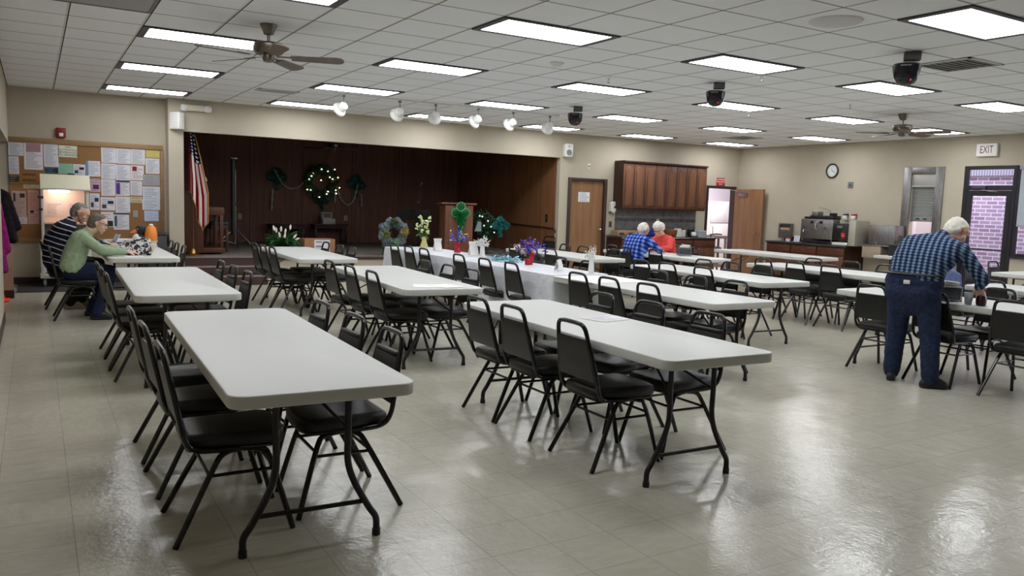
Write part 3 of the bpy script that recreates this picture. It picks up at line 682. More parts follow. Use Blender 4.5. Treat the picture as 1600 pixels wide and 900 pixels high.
t = thing('ceiling_light', 'servery lamp behind the half-open roll shutter', 'ceiling light', (15.2, 9.5, 2.549)); q = MB(); q.b2((-.15, -.35, -.02), (.15, .35, 0)); q.build('diffuser', MATS['kitchen_lamp'], t)
# clock
t = thing('wall_clock', 'round black-rimmed wall clock above the coffee counter', 'clock', (14.849, 11.55, 2.435), R(-90))
Mx = frame_m((0, 0, 0), rx=R(90))
q = MB(); q.lathe([(.128, .0), (.15, .0), (.158, .015), (.155, .035), (.142, .042), (.130, .034), (.128, .015)], M=Mx, n=36, cap=False); q.build('rim', M_black, t)
q = MB(); q.lathe([(.001, .014), (.13, .014), (.13, .0)], M=Mx, n=36); q.build('face', mat('clock_face', (222, 224, 224), .5), t)
q = MB()
for k in range(1, 13):
    a = R(90 - 30 * k); tm = text_mesh(str(k), .03, frame_m((.104 * math.cos(a), -.0155, .104 * math.sin(a)), rx=R(90)), .0004); q.add(tm.v, tm.f)
q.build('numerals', M_ink, t, 0)
for (an, ln, w, nm) in ((R(90 - 118), .075, .006, 'hour_hand'), (R(90 - 125 + 0), .11, .004, 'minute_hand')):
    q = MB(); q.box((ln / 2 - .01, 0, 0), (ln + .02, .001, w), M=Matrix.Translation((0, -.018, 0)) @ Matrix.Rotation(-an, 4, 'Y')); q.build(nm, M_ink, t, 0)
q = MB(); q.box((.02, 0, 0), (.085, .001, .005), M=Matrix.Translation((-.0, -.019, 0)) @ Matrix.Rotation(-R(118), 4, 'Y')); q.build('second_hand', M_ink, t, 0)
wall_plate('thermostat', (14.849, 11.08, 2.13), .13, .13, 'grey thermostat on wall right of the clock', 'thermostat', M_grey, 'x')
# exit sign
t = thing('exit_sign', 'white box EXIT sign above the glass door', 'exit sign', (14.849, 8.27, 2.75), R(-90))
q = MB(); q.box((0, -.035, 0), (.37, .065, .23), .012, 2); q.build('housing', M_white, t)
text_mesh('EXIT', .19, TF_Y((0, -.0685, 0)), .0008, sx=.62).build('lettering', mat('exit_maroon', (86, 30, 44), .5), t, 0)
# glass door + transom
q = MB()
Y0, Y1 = 7.74, 8.665
def fr(y0, y1, z0, z1, x0=14.86, x1=14.93): q.b2((x0, y0, z0), (x1, y1, z1), .003)
fr(Y0, Y0 + .06, 0, 2.465); fr(Y1 - .06, Y1, 0, 2.465); fr(Y0 + .06, Y1 - .06, 2.405, 2.465); fr(Y0 + .06, Y1 - .06, 2.03, 2.12)
D3 = struct('door_3', q, M_alu)
q = MB(); fr(Y0 + .065, Y0 + .15, .02, 2.025); fr(Y1 - .15, Y1 - .065, .02, 2.025); fr(Y0 + .15, Y1 - .15, 1.93, 2.025); fr(Y0 + .15, Y1 - .15, .02, .22); lf = q.build('door_leaf', M_alu, D3, 0)
q = MB(); q.b2((14.89, Y0 + .15, .22), (14.896, Y1 - .15, 1.93)); q.build('pane', M_glass, lf, 0)
q = MB(); q.b2((14.89, Y0 + .06, 2.12), (14.896, Y1 - .06, 2.405)); q.build('transom_pane', M_glass, D3, 0)
q = MB(); q.tube([(14.86, Y0 + .1, .96), (14.82, Y0 + .12, .96), (14.82, Y1 - .12, .96), (14.86, Y1 - .1, .96)], .016); q.build('push_bar', M_alu, lf)
q = MB(); q.b2((14.82, Y1 - .42, 2.045), (14.86, Y1 - .16, 2.10), .005); q.build('door_closer', M_dark, D3)
q = MB(); q.tube([(14.83, Y1 - .36, 2.04), (14.80, Y1 - .5, 2.015), (14.86, Y1 - .62, 2.0)], .006); q.build('closer_arm', M_steel, D3)
# side windows with roller shade
def window(n, y0, y1):
    q = MB()
    for a, b_, z0, z1 in ((y0, y0 + .05, .86, 2.46), (y1 - .05, y1, .86, 2.46), (y0 + .05, y1 - .05, 2.41, 2.46), (y0 + .05, y1 - .05, .86, .92), ((y0 + y1) / 2 - .025, (y0 + y1) / 2 + .025, .92, 2.41)): q.b2((14.86, a, z0), (14.93, b_, z1), .003)
    q.b2((14.80, y0 - .0, .835), (14.93, y1, .862), .004)
    w = struct('window_%d' % n, q, M_alu)
    q = MB(); q.b2((14.89, y0 + .05, .92), (14.896, y1 - .05, 2.41)); q.build('pane', M_glass, w, 0); return w
window(1, 5.92, 7.72); window(2, 2.62, 4.98); window(3, -1.58, 1.58)
t = thing('roller_shade', 'pale grey roller blind half down beside the glass door', 'blind', (14.82, 6.85, 0))
q = MB(); q.b2((-.002, -.83, 1.42), (.002, .80, 2.40)); q.build('fabric', mat('shade_fabric', (170, 178, 188), .9), t)
q = MB(); q.box((-.005, -.015, 2.43), (.07, 1.66, .075), .01); q.build('head_box', mat('shade_box', (150, 156, 160), .5), t)
q = MB(); q.box((0, -.015, 1.41), (.014, 1.63, .03), .004); q.build('bottom_rail', mat('shade_box', (150, 156, 160), .5), t)
# outside: brick wall, fascia, paving
q = MB(); q.b2((16.3, 5.2, -.1), (16.5, 14.2, 2.36)); struct('wall_outside_brick', q, M_brick)
m = mat('fascia', (150, 146, 152), .7); s = sep(m, coords(m)); st_ = math_(m, 'SINE', math_(m, 'MULTIPLY', s[1], 120)); base(m, ramp(m, st_, [(.2, (118, 112, 122)), (.8, (166, 160, 170))]).outputs[0])
q = MB(); q.b2((16.18, 5.2, 2.36), (16.5, 14.2, 2.74)); struct('trim_3', q, m)
q = MB(); q.b2((15.0, -14, -.2), (40, 14.2, -.1)); struct('ground_outside', q, noisy('concrete', (176, 172, 166), (194, 190, 184), 2, .9))
# coffee counter
for k in range(3):
    base_unit('base_cabinet', (14.849, 12.36 - .687 * k, 0), R(-90), .685, .60, .83, 'cherry base cabinet of the coffee counter, %s from the open door' % ('first', 'second', 'third')[k], 'base cabinets of the coffee counter', 2)
t = thing('countertop', 'black worktop under the coffee machines', 'countertop', (14.849, 11.675, .83))
q = MB(); q.b2((-.63, -1.045, .001), (0, 1.045, .04), .006); q.build('slab', M_counter, t)
q = MB(); q.b2((-.02, -1.045, .04), (-.001, 1.045, .14), .003); q.build('upstand', M_counter, t)
# coffee urn on legs
t = thing('coffee_urn', 'wide stainless twin-tap coffee urn on the black counter', 'coffee urn', (14.50, 11.46, .8705), R(-90))
q = MB(); q.b2((-.41, -.16, .10), (.41, .18, .52), .012); q.build('body', M_steel, t)
for sx in (-.37, .37):
    for sy in (-.13, .15):
        q = MB(); q.cyl((sx, sy, 0), (sx, sy, .10), .016); q.build('foot', M_steel, t)
for sx in (-.29, .25):
    q = MB(); q.tube([(sx, -.16, .27), (sx, -.21, .27), (sx, -.22, .23)], .014); q.cyl((sx, -.205, .28), (sx, -.205, .33), .01); f_ = q.build('faucet', M_chrome, t)
    q = MB(); q.ell((sx, -.205, .34), (.022, .016, .014)); q.build('tap_handle', M_black, f_)
q = MB(); q.tube([(0, -.165, .46), (0, -.19, .42), (0, -.20, .33), (.03, -.19, .30)], .012); q.build('spout', M_chrome, t)
for sx in (-.12, .11):
    q = MB(); q.box((sx, -.163, .455), (.07, .012, .06), .003); q.build('gauge', M_black, t)
q = MB(); q.b2((-.22, -.12, .521), (.36, .15, .60), .008); q.box((-.3, 0, .545), (.16, .2, .05), .006); q.build('top_rack', M_black, t)
q = MB(); q.box((-.10, -.03, .63), (.16, .18, .10), .01); q.build('filter_head', M_steel, t)
q = MB(); q.box((.28, .0, .63), (.10, .14, .06), .01); q.build('lid_knob', M_black, t)
q = MB(); q.tube(arc([(.16, .05, .60), (.16, .05, .70), (.10, .03, .73), (-.08, 0, .77)]), .007); q.build('water_line', M_steel, t)
q = MB(); q.box((-.1, -.03, .705), (.12, .10, .018), .004); q.build('cap', M_offw, t)
q = MB(); q.b2((-.38, -.15, .012), (.38, .12, .05), .004); q.build('drip_tray', M_black, t)
# brewer
t = thing('coffee_brewer', 'black-fronted coffee brewer beside the stainless urn', 'coffee brewer', (14.50, 10.74, .8705), R(-90))
q = MB(); q.b2((-.26, -.02, 0), (.26, .24, .52), .01); q.b2((.10, -.2, 0), (.26, .0, .52), .008); q.build('body', mat('brewer_grey', (176, 172, 158), .4, .3), t)
q = MB(); q.b2((-.27, -.2, .10), (.09, -.02, .45), .01); q.build('front_panel', M_black, t)
q = MB(); q.box((-.11, -.203, .38), (.12, .008, .05), .002); q.build('display', M_grey, t)
lf = []
for k in range(7):
    a = R(-90 + 360 * k / 7 + 25); lf += [(.075 * math.cos(a), .09 * math.sin(a)), (.03 * math.cos(a + .45), .03 * math.sin(a + .45))]
q = MB(); q.prism(lf, 0, .003, frame_m((-.02, -.2015, .21), rx=R(90))); q.build('leaf_emblem', mat('leaf_red', (216, 70, 56), .5), t, 0)
q = MB(); q.b2((-.27, -.21, 0), (.09, -.02, .06), .006); q.build('drip_base', M_white, t)
for k, (xx, mm, lab) in enumerate(((-.10, M_black, 'black-handled glass coffee pot on top of the brewer'), (.10, M_red, 'red-handled glass coffee pot on top of the brewer'))):
    tt = thing('coffee_pot', lab, 'coffee pot', (14.44, 10.74 - xx, 1.391), R(-90))
    q = MB(); q.lathe([(.05, 0), (.07, .03), (.066, .07), (.045, .10), (.05, .115)], n=20); q.build('carafe', mat('pot_glass', (206, 206, 200), .1), tt)
    q = MB(); q.lathe([(.052, .10), (.054, .125), (.03, .13)], n=18); q.tube(arc([(.045, -.02, .12), (.085, -.04, .13), (.10, -.045, .09), (.075, -.03, .045)]), .012); q.build('handle', mm, tt)
# small items on the counter
t = thing('paper_towel_dispenser', 'stainless recessed paper towel dispenser by the open door', 'dispenser', (14.849, 12.66, .93), R(-90))
q = MB()
for lo, hi in (((-.17, -.10, 0), (.17, -.002, .17)), ((-.17, -.10, .30), (.17, -.002, .33)), ((-.17, -.10, .17), (-.14, -.002, .30)), ((.14, -.10, .17), (.17, -.002, .30)), ((-.14, -.02, .17), (.14, -.002, .30))): q.b2(lo, hi)
q.build('housing', M_steel, t)
q = MB(); q.b2((-.135, -.09, .175), (.135, -.025, .235), .006); q.build('towel_stack', mat('kraft', (176, 142, 112), .9), t)
t = thing('creamer_jar', 'small red and white packet tub beside the white card', 'packets', (14.45, 12.28, .8705)); q = MB(); q.lathe([(.05, 0), (.06, .06), (.055, .06)], n=16); q.build('tub', M_white, t)
q = MB(); q.ell((0, 0, .065), (.05, .05, .03)); q.build('packet', M_red, t)
t = thing('counter_card', 'white instruction card standing at urn end of counter', 'card', (14.42, 12.03, .8705), R(-90)); q = MB(); q.box((0, 0, .07), (.15, .004, .14), M=frame_m((0, 0, .0), rx=R(-12))); o = q.build('card', text_sheet('cardtxt', (226, 228, 234), (120, 130, 160), 6, 9), t, 0); uvquad(o)
t = thing('tray', 'flat silver tray in front of the coffee urn', 'tray', (14.31, 11.9, .8705)); q = MB(); q.prism(rrect(.12, .3, .02), 0, .012, r=.003); q.build('pan', M_steel, t)
t = thing('dish_cloth', 'crumpled pale cloth at the window end of counter', 'cloth', (14.5, 10.40, .8705) if False else (14.66, 10.68, .8705)); 
blob('folds', [[((14.66, 10.66, .89), (.05, .03, .02)), ((14.70, 10.70, .895), (.04, .03, .025))]], mat('cloth_pale', (170, 164, 150), .9), t, .008, 2, Vector(t.location))
# drinking fountain / sink
t = thing('drinking_fountain', 'stainless cooler box on a beige basin beside the coffee counter', 'drinking fountain', (14.849, 10.03, 0), R(-90))
q = MB(); q.b2((-.34, -.45, .66), (.08, -.02, .90), .015); q.build('basin', mat('fountain_beige', (160, 144, 128), .5), t)
q = MB(); q.b2((-.35, -.46, .90), (.30, -.01, .925), .008); q.build('rim_plate', M_steel, t)
q = MB(); q.b2((-.28, -.36, .926), (.30, -.02, 1.32), .015); q.build('cooler_box', M_steel, t)
q = MB(); q.b2((-.22, -.368, .95), (.16, -.358, 1.29), .004); q.build('front_panel', M_steel, t)
q = MB()
for k in range(5): q.b2((.301, -.25 + .03 * k, 1.0), (.304, -.235 + .03 * k, 1.13))
q.build('vent_slots', M_dark, t)
q = MB(); q.tube([(-.05, -.40, .925), (-.05, -.40, .96), (-.05, -.43, .965)], .014); q.build('bubbler', M_chrome, t)
PAPERS = [
(-0.323, 1.976, -0.124, 2.176, 'w', "white sheet with dark heading at board's upper corner by coat recess"),
(-0.322, 1.697, -0.19, 1.961, 'w', 'narrow white list pinned below dark-headed corner sheet'),
(-0.119, 1.775, 0.13, 2.182, 'wp', 'large white flyer with pink flower picture at top'),
(0.143, 1.831, 0.339, 2.18, 'w', 'tall cream letter beside the pink flower flyer'),
(0.347, 1.991, 0.599, 2.173, 'sign', 'wide white sign in capitals forbidding alcoholic beverages'),
(0.155, 1.732, 0.332, 1.816, 'teal', 'small dark teal card tucked above the lit cupboard'),
(0.335, 1.731, 0.534, 1.89, 'mint', 'mint green sheet above the lit cupboard'),
(0.54, 1.72, 0.708, 1.888, 'w2', 'white sheet with small dark pictures beside the mint sheet'),
(0.72, 1.709, 0.92, 1.951, 'blue', 'white brochure with blue spine beside its edge'),
(-0.175, 1.563, 0.088, 1.737, 'photo', 'brown wildlife photo print beside the lit cupboard'),
(-0.323, 1.58, -0.193, 1.672, 'photo2', 'dark blurred photo print at board edge by coat recess'),
(-0.14, 1.483, 0.075, 1.544, 'tan', 'small tan strip under the brown photo print'),
(-0.293, 0.936, -0.108, 1.44, 'news', 'tall grey newsletter page left of lit cupboard'),
(-0.087, 0.939, 0.062, 1.458, 'news2', 'pinkish newsletter page touching the lit cupboard'),
(-0.207, 0.936, -0.1, 1.042, 'w', 'low small white sheet under the grey newsletter'),
(0.938, 1.935, 1.154, 2.186, 'w', 'white sheet, top left of the big grid of notices'),
(1.158, 1.932, 1.364, 2.174, 'w', 'white sheet, second in top line of notice grid'),
(1.368, 1.931, 1.579, 2.179, 'w', 'white sheet, third in top line of notice grid'),
(1.592, 2.053, 1.8, 2.187, 'yel', 'yellow sheet at top corner beside the column'),
(1.586, 1.791, 1.797, 2.041, 'w', 'lined white sheet just under the yellow sheet'),
(0.933, 1.678, 1.141, 1.923, 'w', 'white sheet, first in second line of notice grid'),
(1.145, 1.671, 1.36, 1.914, 'w', 'white sheet, second in second line of notice grid'),
(1.364, 1.676, 1.557, 1.915, 'red', 'white flyer with round dark red emblem'),
(1.539, 1.598, 1.798, 1.775, 'gray', 'grey photocopied sheet under the lined sheets by column'),
(0.765, 1.465, 0.916, 1.672, 'purp', 'pink and purple poster beside the lit cupboard'),
(0.929, 1.406, 1.131, 1.669, 'w', 'white sheet, first in third line of notice grid'),
(1.141, 1.414, 1.343, 1.668, 'purp2', 'white newsletter with purple side band'),
(1.353, 1.428, 1.529, 1.663, 'w', 'white sheet with dark outline right of the purple newsletter'),
(1.536, 1.37, 1.8, 1.581, 'cal', 'white calendar page below the grey photocopy'),
(0.761, 1.178, 0.901, 1.439, 'w2', 'white sheet with dark blocks beside the lit cupboard'),
(0.914, 1.173, 1.123, 1.383, 'w2', 'white sheet with small dark pictures, fourth grid line'),
(1.131, 1.147, 1.345, 1.4, 'w', 'densely typed white sheet, fourth grid line'),
(1.349, 1.309, 1.527, 1.408, 'tan', 'small cream strip under outlined sheet'),
(1.528, 1.196, 1.798, 1.372, 'cal', 'white calendar page, lower of the two'),
(1.556, 1.013, 1.772, 1.184, 'lb', 'pale blue sheet lowest beside the column'),
(0.919, 0.904, 1.097, 1.148, 'car', 'white flyer with dark car photo at the bottom'),
(1.1, 0.865, 1.326, 1.142, 'purp3', 'white sheet with purple heading, lowest of the grid'),
(1.391, 1.077, 1.458, 1.18, 'gray', 'small grey card below the cream strip')]
# ================================================================== notice board
t = thing('bulletin_board', 'long cork notice board in oak frame filling the alcove wall', 'bulletin board', (.76, 14.549, .66))
M_cork = noisy('cork', (136, 102, 68), (154, 118, 82), 140, .9, spec=.1, bmp=.3, detail=8)
M_oak = wood_mat('oak_frame', (132, 102, 70), (150, 118, 84), (164, 132, 96), .5, 1, 'x')
q = MB(); q.b2((-1.08, -.018, 0), (1.09, 0, 1.58)); q.build('cork_panel', M_cork, t)
q = MB()
for lo, hi in (((-1.08, -.035, 1.52), (1.09, 0, 1.60)), ((-1.08, -.035, -.02), (1.09, 0, .06)), ((1.05, -.035, .06), (1.10, 0, 1.52))): q.b2(lo, hi, .004)
q.build('frame', M_oak, t)
KIND = {'w': dict(paper=(214, 214, 222), ink=(96, 96, 112), rows=22), 'wp': dict(paper=(222, 216, 222), ink=(96, 96, 112), rows=18, pic=(.12, .66, .88, .97, (164, 128, 136))),
 'teal': dict(paper=(34, 62, 76), ink=(90, 130, 140), rows=3), 'mint': dict(paper=(142, 188, 166), ink=(120, 168, 146), rows=5), 'w2': dict(paper=(214, 214, 222), ink=(120, 120, 130), rows=9, pic=(.5, .5, .9, .74, (40, 52, 70)), head=(.1, .15, .4, .45, (70, 70, 78))),
 'blue': dict(paper=(216, 218, 228), ink=(110, 112, 128), rows=14, pic=(0, 0, .16, 1, (110, 148, 190))), 'photo': dict(paper=(150, 112, 66), ink=(96, 66, 36), rows=2), 'photo2': dict(paper=(60, 60, 64), ink=(150, 140, 130), rows=3),
 'tan': dict(paper=(196, 182, 154), ink=(150, 136, 112), rows=2), 'news': dict(paper=(186, 168, 168), ink=(112, 98, 100), rows=24, pic=(.55, .80, .9, .93, (60, 54, 58)), head=(.08, .68, .24, .94, (58, 52, 56))), 'news2': dict(paper=(196, 160, 152), ink=(140, 110, 106), rows=16, pic=(.2, .32, .5, .40, (60, 40, 40))),
 'yel': dict(paper=(204, 190, 116), ink=(180, 166, 96), rows=4), 'red': dict(paper=(222, 216, 220), ink=(120, 90, 96), rows=11, pic=(.12, .62, .45, .92, (128, 40, 52))), 'gray': dict(paper=(164, 164, 168), ink=(130, 130, 134), rows=12),
 'purp': dict(paper=(190, 166, 176), ink=(150, 120, 140), rows=5, pic=(.3, .2, .85, .55, (84, 50, 104))), 'purp2': dict(paper=(214, 212, 222), ink=(100, 100, 120), rows=18, pic=(.02, .1, .3, .82, (92, 58, 142)), head=(.02, .86, .98, .98, (72, 60, 92))),
 'cal': dict(paper=(208, 212, 224), ink=(120, 126, 150), rows=7), 'lb': dict(paper=(186, 200, 224), ink=(150, 166, 196), rows=8), 'car': dict(paper=(216, 214, 220), ink=(150, 70, 70), rows=8, pic=(.3, .05, .95, .42, (46, 48, 56))),
 'purp3': dict(paper=(214, 214, 222), ink=(96, 98, 118), rows=14, head=(.0, .88, 1, .98, (74, 60, 100)), pic=(.05, .2, .22, .8, (70, 86, 96))), 'sign': dict(paper=(222, 220, 206), ink=(222, 220, 206), rows=1)}
pk = {}
for k, (x0, z0, x1, z1, kind, lab) in enumerate(PAPERS):
    tt = .0015 + .0006 * (k % 3)
    pk[kind] = pk.get(kind, 0) + 1
    o = sheet('notice_sheet', x0, z0, x1, z1, 14.531 + .0004 - .0002 * (k % 4), text_sheet('paper_%d' % k, seed=k + 1, **KIND[kind]), lab, 'notice', 'notices pinned to the board', .0022, R(random.uniform(-.8, .8)))
    if kind == 'sign':
        o.name = 'alcohol_notice'
        for j, ln_ in enumerate(('NO', 'ALCOHOLIC', 'BEVERAGES', 'ON PREMISES')):
            h = z1 - z0; tm = text_mesh(ln_, h * .24, frame_m((0, -.0018, h * (.34 - .225 * j)), rx=R(90)), .0004, sx=1.15); tm.build('lettering', M_ink, o, 0)
t = thing('fire_alarm', 'red fire alarm strobe on wall above the notice board', 'fire alarm', (.383, 14.549, 2.362))
q = MB(); q.box((0, -.025, 0), (.135, .05, .15), .01, 2); q.build('housing', mat('alarm_red', (134, 22, 30), .45), t)
q = MB(); q.box((.0, -.055, -.03), (.06, .022, .055), .008, 2); q.build('strobe_lens', M_white, t)
# lit cupboard on a white cart (before the board)
t = thing('display_cupboard', 'white lit display cupboard on casters in front of notice board', 'display cupboard', (.41, 14.15, 0))
M_cream = mat('cream_hood', (218, 214, 188), .5); M_cartw = mat('cart_white', (206, 204, 198), .5)
q = MB(); q.add([(-.33, -.22, 1.50), (.33, -.22, 1.50), (.33, .2, 1.50), (-.33, .2, 1.50), (-.33, -.05, 1.71), (.33, -.05, 1.71), (.33, .2, 1.71), (-.33, .2, 1.71)], [(0, 1, 5, 4), (1, 2, 6, 5), (2, 3, 7, 6), (3, 0, 4, 7), (4, 5, 6, 7), (0, 3, 2, 1)]); q.build('hood', M_cream, t)
q = MB(); q.b2((-.335, -.225, 1.475), (.335, .2, 1.50), .004); q.build('hood_rim', M_cartw, t)
for sx in (-.31, .29):
    q = MB(); q.b2((sx - .02, -.2, .62), (sx + .02, -.15, 1.475), .004); q.build('post', M_cartw, t)
q = MB(); q.b2((-.29, .17, .98), (.27, .19, 1.475)); q.build('back_panel', mat('display_back', (226, 204, 194), .8), t)
q = MB(); q.b2((-.31, -.2, .96), (.29, .19, .985), .003); q.build('display_shelf', mat('display_shelf', (220, 176, 146), .6), t)
q = MB(); q.b2((-.29, .1, .70), (.27, .12, .96)); q.build('lower_panel', M_grey, t)
q = MB(); q.cyl((-.22, -.05, 1.455), (.05, -.05, 1.455), .018); q.build('lamp_tube', mat('warm_tube', (255, 236, 220), .5, emit=(255, 226, 204), es=36), t)
for k, (x0, x1) in enumerate(((-.27, -.01), (.03, .25))):
    q = MB(); q.box(((x0 + x1) / 2, .166, 1.18), (x1 - x0, .003, .22)); o = q.build('display_sheet', text_sheet('disp_%d' % k, (216, 204, 200), (120, 100, 100), 9, 71 + k), t, 0); uvquad(o)
q = MB(); q.b2((-.36, -.21, .56), (-.30, .19, .66), .006); q.b2((-.36, -.21, .14), (.34, .19, .20), .006); q.b2((-.36, -.21, .60), (.34, .19, .64), .006); q.b2((-.35, -.19, .2), (-.29, -.14, .6), .006); q.b2((.27, -.19, .2), (.33, -.14, .6), .006); q.b2((-.31, -.1, .22), (.29, .15, .42), .01); q.build('cart_frame', M_cartw, t)
for sx in (-.3, .28):
    for sy in (-.16, .14):
        q = MB(); q.cyl((sx - .015, sy, .055), (sx + .015, sy, .055), .055); q.b2((sx - .022, sy - .02, .06), (sx + .022, sy + .02, .14)); q.build('caster', mat('caster_grey', (120, 120, 118), .5), t)
for z, w in ((1.36, .075), (1.18, .05)): q = MB(); q.box((-.33, -.215, z), (w, .02, .035)); q.build('clip', M_trimb, t)
solid('remote_control', (lambda q: (q.box((0, 0, .012), (.1, .06, .024), .008), q)[1])(MB()), M_black, 'small black gadget lying on top of the cream hood', 'gadget', None, (.50, 14.28, 1.711))
t = thing('floor_mat', 'dark grey carpet strip along the alcove wall', 'mat', (.75, 14.0, 0))
q = MB(); q.b2((-1.0, -.62, .001), (1.10, .53, .012), .004); q.build('pile', noisy('mat_grey', (62, 60, 60), (78, 76, 75), 120, .95, spec=.05), t)
q = MB(); q.b2((-1.02, -.645, .0005), (1.12, -.62, .009), .003); q.build('edging', M_black, t)
# low shelf by the pier with dark bin
t = thing('dark_cabinet', 'low dark cabinet between notice board and pier', 'cabinet', (1.66, 14.38, 0))
q = MB(); q.b2((-.2, -.15, .03), (.2, .15, .80), .006); q.build('body', M_black, t); q = MB(); q.b2((-.22, -.17, .80), (.22, .16, .83), .004); q.build('top', M_dark, t); q = MB(); q.b2((-.19, -.17, .05), (.19, -.151, .78), .004); q.build('door', M_dark, t)
# hanging coats and cone
def coat(loc, h, m, label, w=.21, d=.13):
    t = thing('hanging_coat', label, 'coat', loc, 0, 'coats hanging in the recess'); x, y, z = loc
    blob('body', [[((x - w * .55, y, z - .10), .05), ((x + w * .55, y, z - .10), .05), ((x, y, z - .06), .05), ((x - w, y, z - h), (.05, d, .04)), ((x + w, y, z - h), (.05, d, .04))],
        [((x + w * .7, y, z - .12), .05), ((x + w * 1.15, y - .02, z - h * .75), .055)], [((x - w * .7, y, z - .12), .05), ((x - w * 1.1, y - .02, z - h * .75), .055)]], m, t, .015, 3, Vector(loc), .02)
    q = MB(); q.tube(arc([(0, 0, -.06), (0, 0, .03), (.02, 0, .06), (0, 0, .075), (-.02, 0, .06)]), .004, 6); q.tube([(-.16, 0, -.11), (0, 0, -.05), (.16, 0, -.11)], .006, 6); q.build('hanger', M_steel, t)
coat((-.47, 11.75, 1.52), .68, fabric('coat_black', (20, 16, 22), (36, 28, 34)), 'black winter coat on the rail over the low rack panel', .24, .16)
coat((-.545, 11.35, 1.50), 1.0, fabric('coat_magenta', (128, 26, 92), (156, 40, 116)), 'magenta coat hanging in front of the black coat')
t = thing('traffic_cone', 'small orange traffic cone on floor beside low rack panel', 'cone', (-.46, 12.42, 0))
M_cone = mat('cone_orange', (255, 84, 40), .5)
q = MB(); q.lathe([(.12, .02), (.10, .03), (.03, .42), (.022, .43)], n=20); q.build('body', M_cone, t)
q = MB(); q.prism(rrect(.3, .3, .04), 0, .025, r=.004); q.build('base', M_cone, t)

# ================================================================== the stage
zs = .4205
# flag
t = thing('flag', 'American flag on brass-based pole at the stage edge', 'flag', (2.34, 14.72, zs))
q = MB(); q.lathe([(.15, 0), (.15, .012), (.10, .03), (.05, .045), (.035, .10), (.022, .12)], n=24); q.build('stand', mat('brass', (190, 150, 84), .3, .9), t)
q = MB(); q.cyl((0, 0, .1), (0, 0, 2.18), .014); q.build('pole', M_cab, t)
q = MB(); q.lathe([(.001, 2.26), (.03, 2.22), (.012, 2.18), (.02, 2.17)], n=12); q.build('finial', MATS['brass'], t)
mf = mat('flag_cloth', (150, 26, 42), .85, 0, .1); s = sep(mf, coords(mf, 'UV'))
st_ = math_(mf, 'GREATER_THAN', math_(mf, 'FRACT', math_(mf, 'MULTIPLY', s[0], 6.5)), .5)
c = mix(mf, st_, srgb(150, 24, 40), srgb(222, 214, 208))
can = math_(mf, 'MULTIPLY', math_(mf, 'GREATER_THAN', s[1], .68), math_(mf, 'GREATER_THAN', s[0], .02))
gxx = math_(mf, 'SUBTRACT', math_(mf, 'FRACT', math_(mf, 'MULTIPLY', s[0], 9)), .5); gyy = math_(mf, 'SUBTRACT', math_(mf, 'FRACT', math_(mf, 'MULTIPLY', s[1], 22)), .5)
dd = math_(mf, 'ADD', math_(mf, 'MULTIPLY', gxx, gxx), math_(mf, 'MULTIPLY', gyy, gyy))
c = mix(mf, can, c, mix(mf, math_(mf, 'LESS_THAN', dd, .07), srgb(20, 24, 58), srgb(226, 226, 226))); base(mf, c)
q = MB(); nu, nv = 40, 24; vs = []; fs = []; uvs = []
for j in range(nv + 1):
    v_ = j / nv
    for i in range(nu + 1):
        u = i / nu; wd = .09 + .21 * min(1, v_ * 1.5) ** .9
        x = -.06 + wd * u + .012 * math.sin(u * 22); y = .05 * math.sin(u * 17 + v_ * .8) * (.5 + .5 * v_) - .02
        z = 2.12 - .06 * u - v_ * (1.02 + .66 * math.sin(min(1, u * 1.25) * 1.571) ** 2 * (1 - .35 * max(0, u - .7) / .3))
        vs.append((x, y, z)); uvs.append((u, 1 - v_))
for j in range(nv):
    for i in range(nu): a = j * (nu + 1) + i; fs.append((a, a + 1, a + nu + 2, a + nu + 1))
q.add(vs, fs); fo = q.build('cloth', mf, t, 60); uvl = fo.data.uv_layers.new(name='UVMap')
for lp in fo.data.loops: uvl.data[lp.index].uv = uvs[lp.vertex_index]
sm = fo.modifiers.new('thick', 'SOLIDIFY'); sm.thickness = .004
q = MB(); q.tube([vs[nv * (nu + 1) + i] for i in range(nu + 1)], .009, 6); q.tube([vs[j * (nu + 1) + nu] for j in range(nv + 1)], .009, 6); q.build('fringe', mat('gold_fringe', (176, 128, 62), .7), fo)
# organ console, bench, lamp
M_org = wood_mat('organ_wood', (70, 38, 25), (84, 48, 31), (98, 58, 38), .45, 1, 'z')
t = thing('organ', 'brown wooden organ console on the stage behind the flag', 'organ', (2.55, 15.05, zs))
q = MB(); q.b2((-.34, -.10, .03), (.0, .52, 1.10), .01); q.build('cabinet', M_org, t)
q = MB(); q.b2((.0, -.08, .70), (.36, .50, .84), .01); q.build('keyboard_case', M_org, t)
q = MB(); q.b2((.28, -.08, .12), (.34, -.02, .70), .006); q.build('leg', M_org, t)
q = MB(); q.b2((.28, .44, .12), (.34, .50, .70), .006); q.build('leg', M_org, t)
q = MB(); q.b2((.0, -.08, .03), (.36, .50, .12), .008); q.build('pedal_board', M_org, t)
q = MB(); q.b2((-.33, .46, .84), (-.02, .50, 1.14)); q.build('music_rest', M_org, t)
for y in (0, .45):
    q = MB(); q.cyl((.30, y - .01, .018), (.30, y + .01, .018), .018); q.build('caster', M_black, t)
t2 = thing('desk_lamp', 'small swing-arm lamp with pale shade on the organ', 'lamp', (2.42, 15.2, zs + 1.1))
q = MB(); q.lathe([(.05, 0), (.05, .015), (.02, .02)], n=16); q.build('base', M_dark, t2)
q = MB(); q.tube([(0, 0, .02), (.0, 0, .26), (.14, 0, .24)], .008); q.build('arm', M_dark, t2)
q = MB(); q.lathe([(.02, .05), (.035, .04), (.055, -.02), (.05, -.02)], (.19, 0, .22), 16); q.build('lamp_shade', M_white, t2)
t = thing('organ_bench', 'wooden organ bench with dark blue padded seat', 'bench', (2.95, 15.95, zs))
